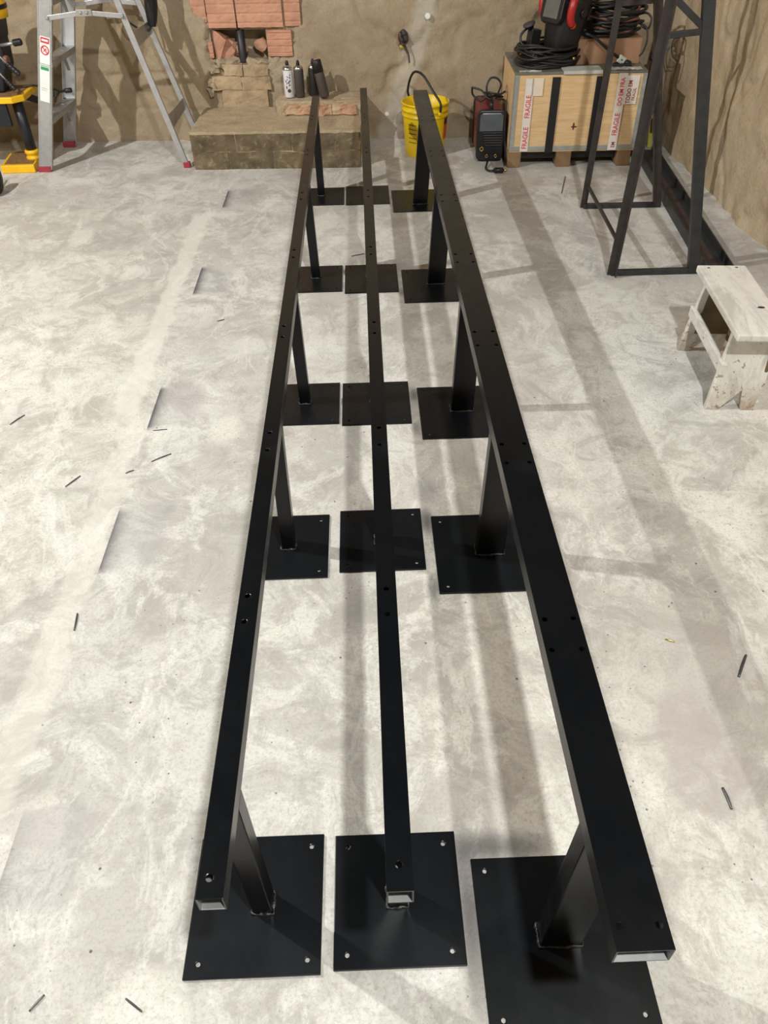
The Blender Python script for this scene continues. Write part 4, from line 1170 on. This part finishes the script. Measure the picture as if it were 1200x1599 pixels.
bm = bmesh.new()
prism(bm, [(-2.60, .43), (-2.19, .43), (-2.17, .50), (-2.135, .56), (-2.125, .65), (-2.125, .70), (-2.115, .72), (-2.095, .83), (-2.60, .83)], .16, T(0, 5.44, 0) @ R(PI / 2, 'X'))
obj('housing', bm, M['navy'], t, bevel=.012)
obj('motor_cap', lathe(bmesh.new(), [(.10, 0), (.105, .03), (.105, .10), (.09, .125), (.05, .13)], T(-2.165, 5.36, .81), 28), M['yellow_paint'], t)
obj('vent_ring', lathe(bmesh.new(), [(.107, .045), (.109, .048), (.109, .066), (.107, .069)], T(-2.165, 5.36, .81), 28), M['plastic_black'], t)
def grip(a, b, r, rod=.006):
    a, b = V(a), V(b); d = (b - a)
    rd = obj('lever', tube(bmesh.new(), [a, a + d * .72], rod, 10), M['bare'], t)
    mx = frame_to(a + d * .66, d); n = d.length * .36
    pr = [(r * .6, 0)]
    for k in range(4): pr += [(r, n * (k + .15) / 4), (r, n * (k + .65) / 4), (r * .86, n * (k + .75) / 4), (r * .86, n * (k + .98) / 4)]
    pr += [(r * .9, n), (r * .4, n * 1.06)]
    obj('knob', lathe(bmesh.new(), pr, mx, 18), M['plastic_black'], rd)
grip((-2.115, 5.26, .685), (-1.985, 5.235, .705), .019, .009)
grip((-2.20, 5.25, .70), (-2.045, 5.215, .545), .017, .0055)
grip((-2.21, 5.25, .60), (-2.095, 5.215, .465), .016, .0055)
obj('side_knob', lathe(bmesh.new(), [(.015, 0), (.024, .012), (.024, .030), (.018, .036)], frame_to((-2.145, 5.30, .605), (1, -.2, -.1)), 18), M['wire_red'], t)
# cable from the machine to the ladder tread
t = thing('power_cable', 'thin black cord with a plug reaching from the machine to the ladder', 'cable', (-2.0, 5.4, .40))
obj('cord', strand([(-2.12, 5.40, .432), (-2.05, 5.42, .436), (-1.995, 5.43, .415), (-1.96, 5.45, .365), (-1.96, 5.48, .40), (-1.93, 5.52, .375), (-1.895, 5.55, .372)], .0062), M['rubber'], t, smooth=True)
obj('cord', strand([(-1.97, 5.49, .322), (-1.965, 5.50, .345), (-1.94, 5.53, .372), (-1.905, 5.555, .378)], .005), M['rubber'], t, smooth=True)
obj('plug', lathe(bmesh.new(), [(.007, 0), (.015, .008), (.015, .042), (.010, .050)], frame_to((-1.915, 5.545, .372), (1, .3, .05)), 16), M['plastic_black'], t)
# wheel at the left edge
t = thing('rubber_wheel', 'black rubber wheel standing on the floor at the left edge below the machine', 'wheel', (-2.21, 4.77, 0))
mx = T(-2.205, 4.77, .092) @ R(PI / 2, 'Y')
obj('tyre', lathe(bmesh.new(), [(.060, -.020), (.084, -.022), (.091, -.012), (.092, 0), (.091, .012), (.084, .022), (.060, .020)], mx, 36, caps=(False, False)), M['rubber'], t)
obj('rim', lathe(bmesh.new(), [(.061, -.018), (.056, -.010), (.02, -.014), (.02, .014), (.056, .010), (.061, .018)], mx, 28), M['dark_steel'], t)
bm = bmesh.new(); beam(bm, (-2.235, 4.77, .09), (-2.30, 4.80, .26), .03, .01, (0, 1, 0)); beam(bm, (-2.26, 4.77, .092), (-2.19, 4.77, .092), .02, .02, (0, 1, 0))
obj('axle_fork', bm, M['dark_steel'], t)

# ------------------------------------------------------------------ metal offcuts on the floor
BITS = [((-.76, 2.08), (-.70, 2.12), .004, 'thin steel offcut beside the old overspray mark left of the rails'),
        ((-1.02, 1.96), (-.985, 2.015), .004, 'thin steel offcut far out on the bare floor to the left'),
        ((-.79, 2.262), (-.74, 2.268), .003, 'short straight wire lying just below a dark overspray line'),
        ((-.835, 2.02), (-.81, 2.035), .004, 'tiny dark chip between two steel offcuts left of the frames'),
        ((-.825, 1.345), (-.832, 1.405), .005, 'stubby dark offcut left of the near half of the left rail'),
        ((.895, 1.115), (.938, 1.18), .007, 'thick dark steel pin at the right edge of the photo'),
        ((.750, .775), (.748, .825), .006, 'hollow grey pin on the floor in the lower right'),
        ((.748, 1.242), (.770, 1.232), .004, 'small brass coloured chip right of the wide rail'),
        ((1.145, 4.49), (1.225, 4.77), .005, 'long thin rod on the floor in front of the wooden crate'),
        ((-.075, 3.71), (-.010, 3.735), .004, 'bent dark sliver between the left and middle rails'),
        ((-.665, .448), (-.645, .474), .004, 'small grey sliver in the lower left corner of the photo'),
        ((-.492, .462), (-.458, .440), .004, 'small grey sliver left of the nearest left base plate'),
        ((-1.325, 2.33), (-1.29, 2.39), .004, 'dark sliver at the left edge of the photo'),
        ((-.665, 3.07), (-.635, 3.085), .004, 'curled dark sliver beside the upper part of the left rail')]
for a, b, r, lab in BITS:
    bm = bmesh.new()
    A_, B_ = V((a[0], a[1], r * .5)), V((b[0], b[1], r * .5))
    mid = (A_ + B_) / 2 + V((random.uniform(-.0012, .0012), random.uniform(-.0012, .0012), .0005))
    tube(bm, smooth_path([A_, mid, B_], 5), lambda u: r * .55 * (.8 + .2 * math.sin(PI * u)), 7)
    o = obj('metal_offcut', bm, M['brass'] if 'brass' in lab else M['sliver'], loc=((a[0] + b[0]) / 2, (a[1] + b[1]) / 2, 0))
    tag(o, lab, 'metal scrap', 'metal offcuts on the floor')
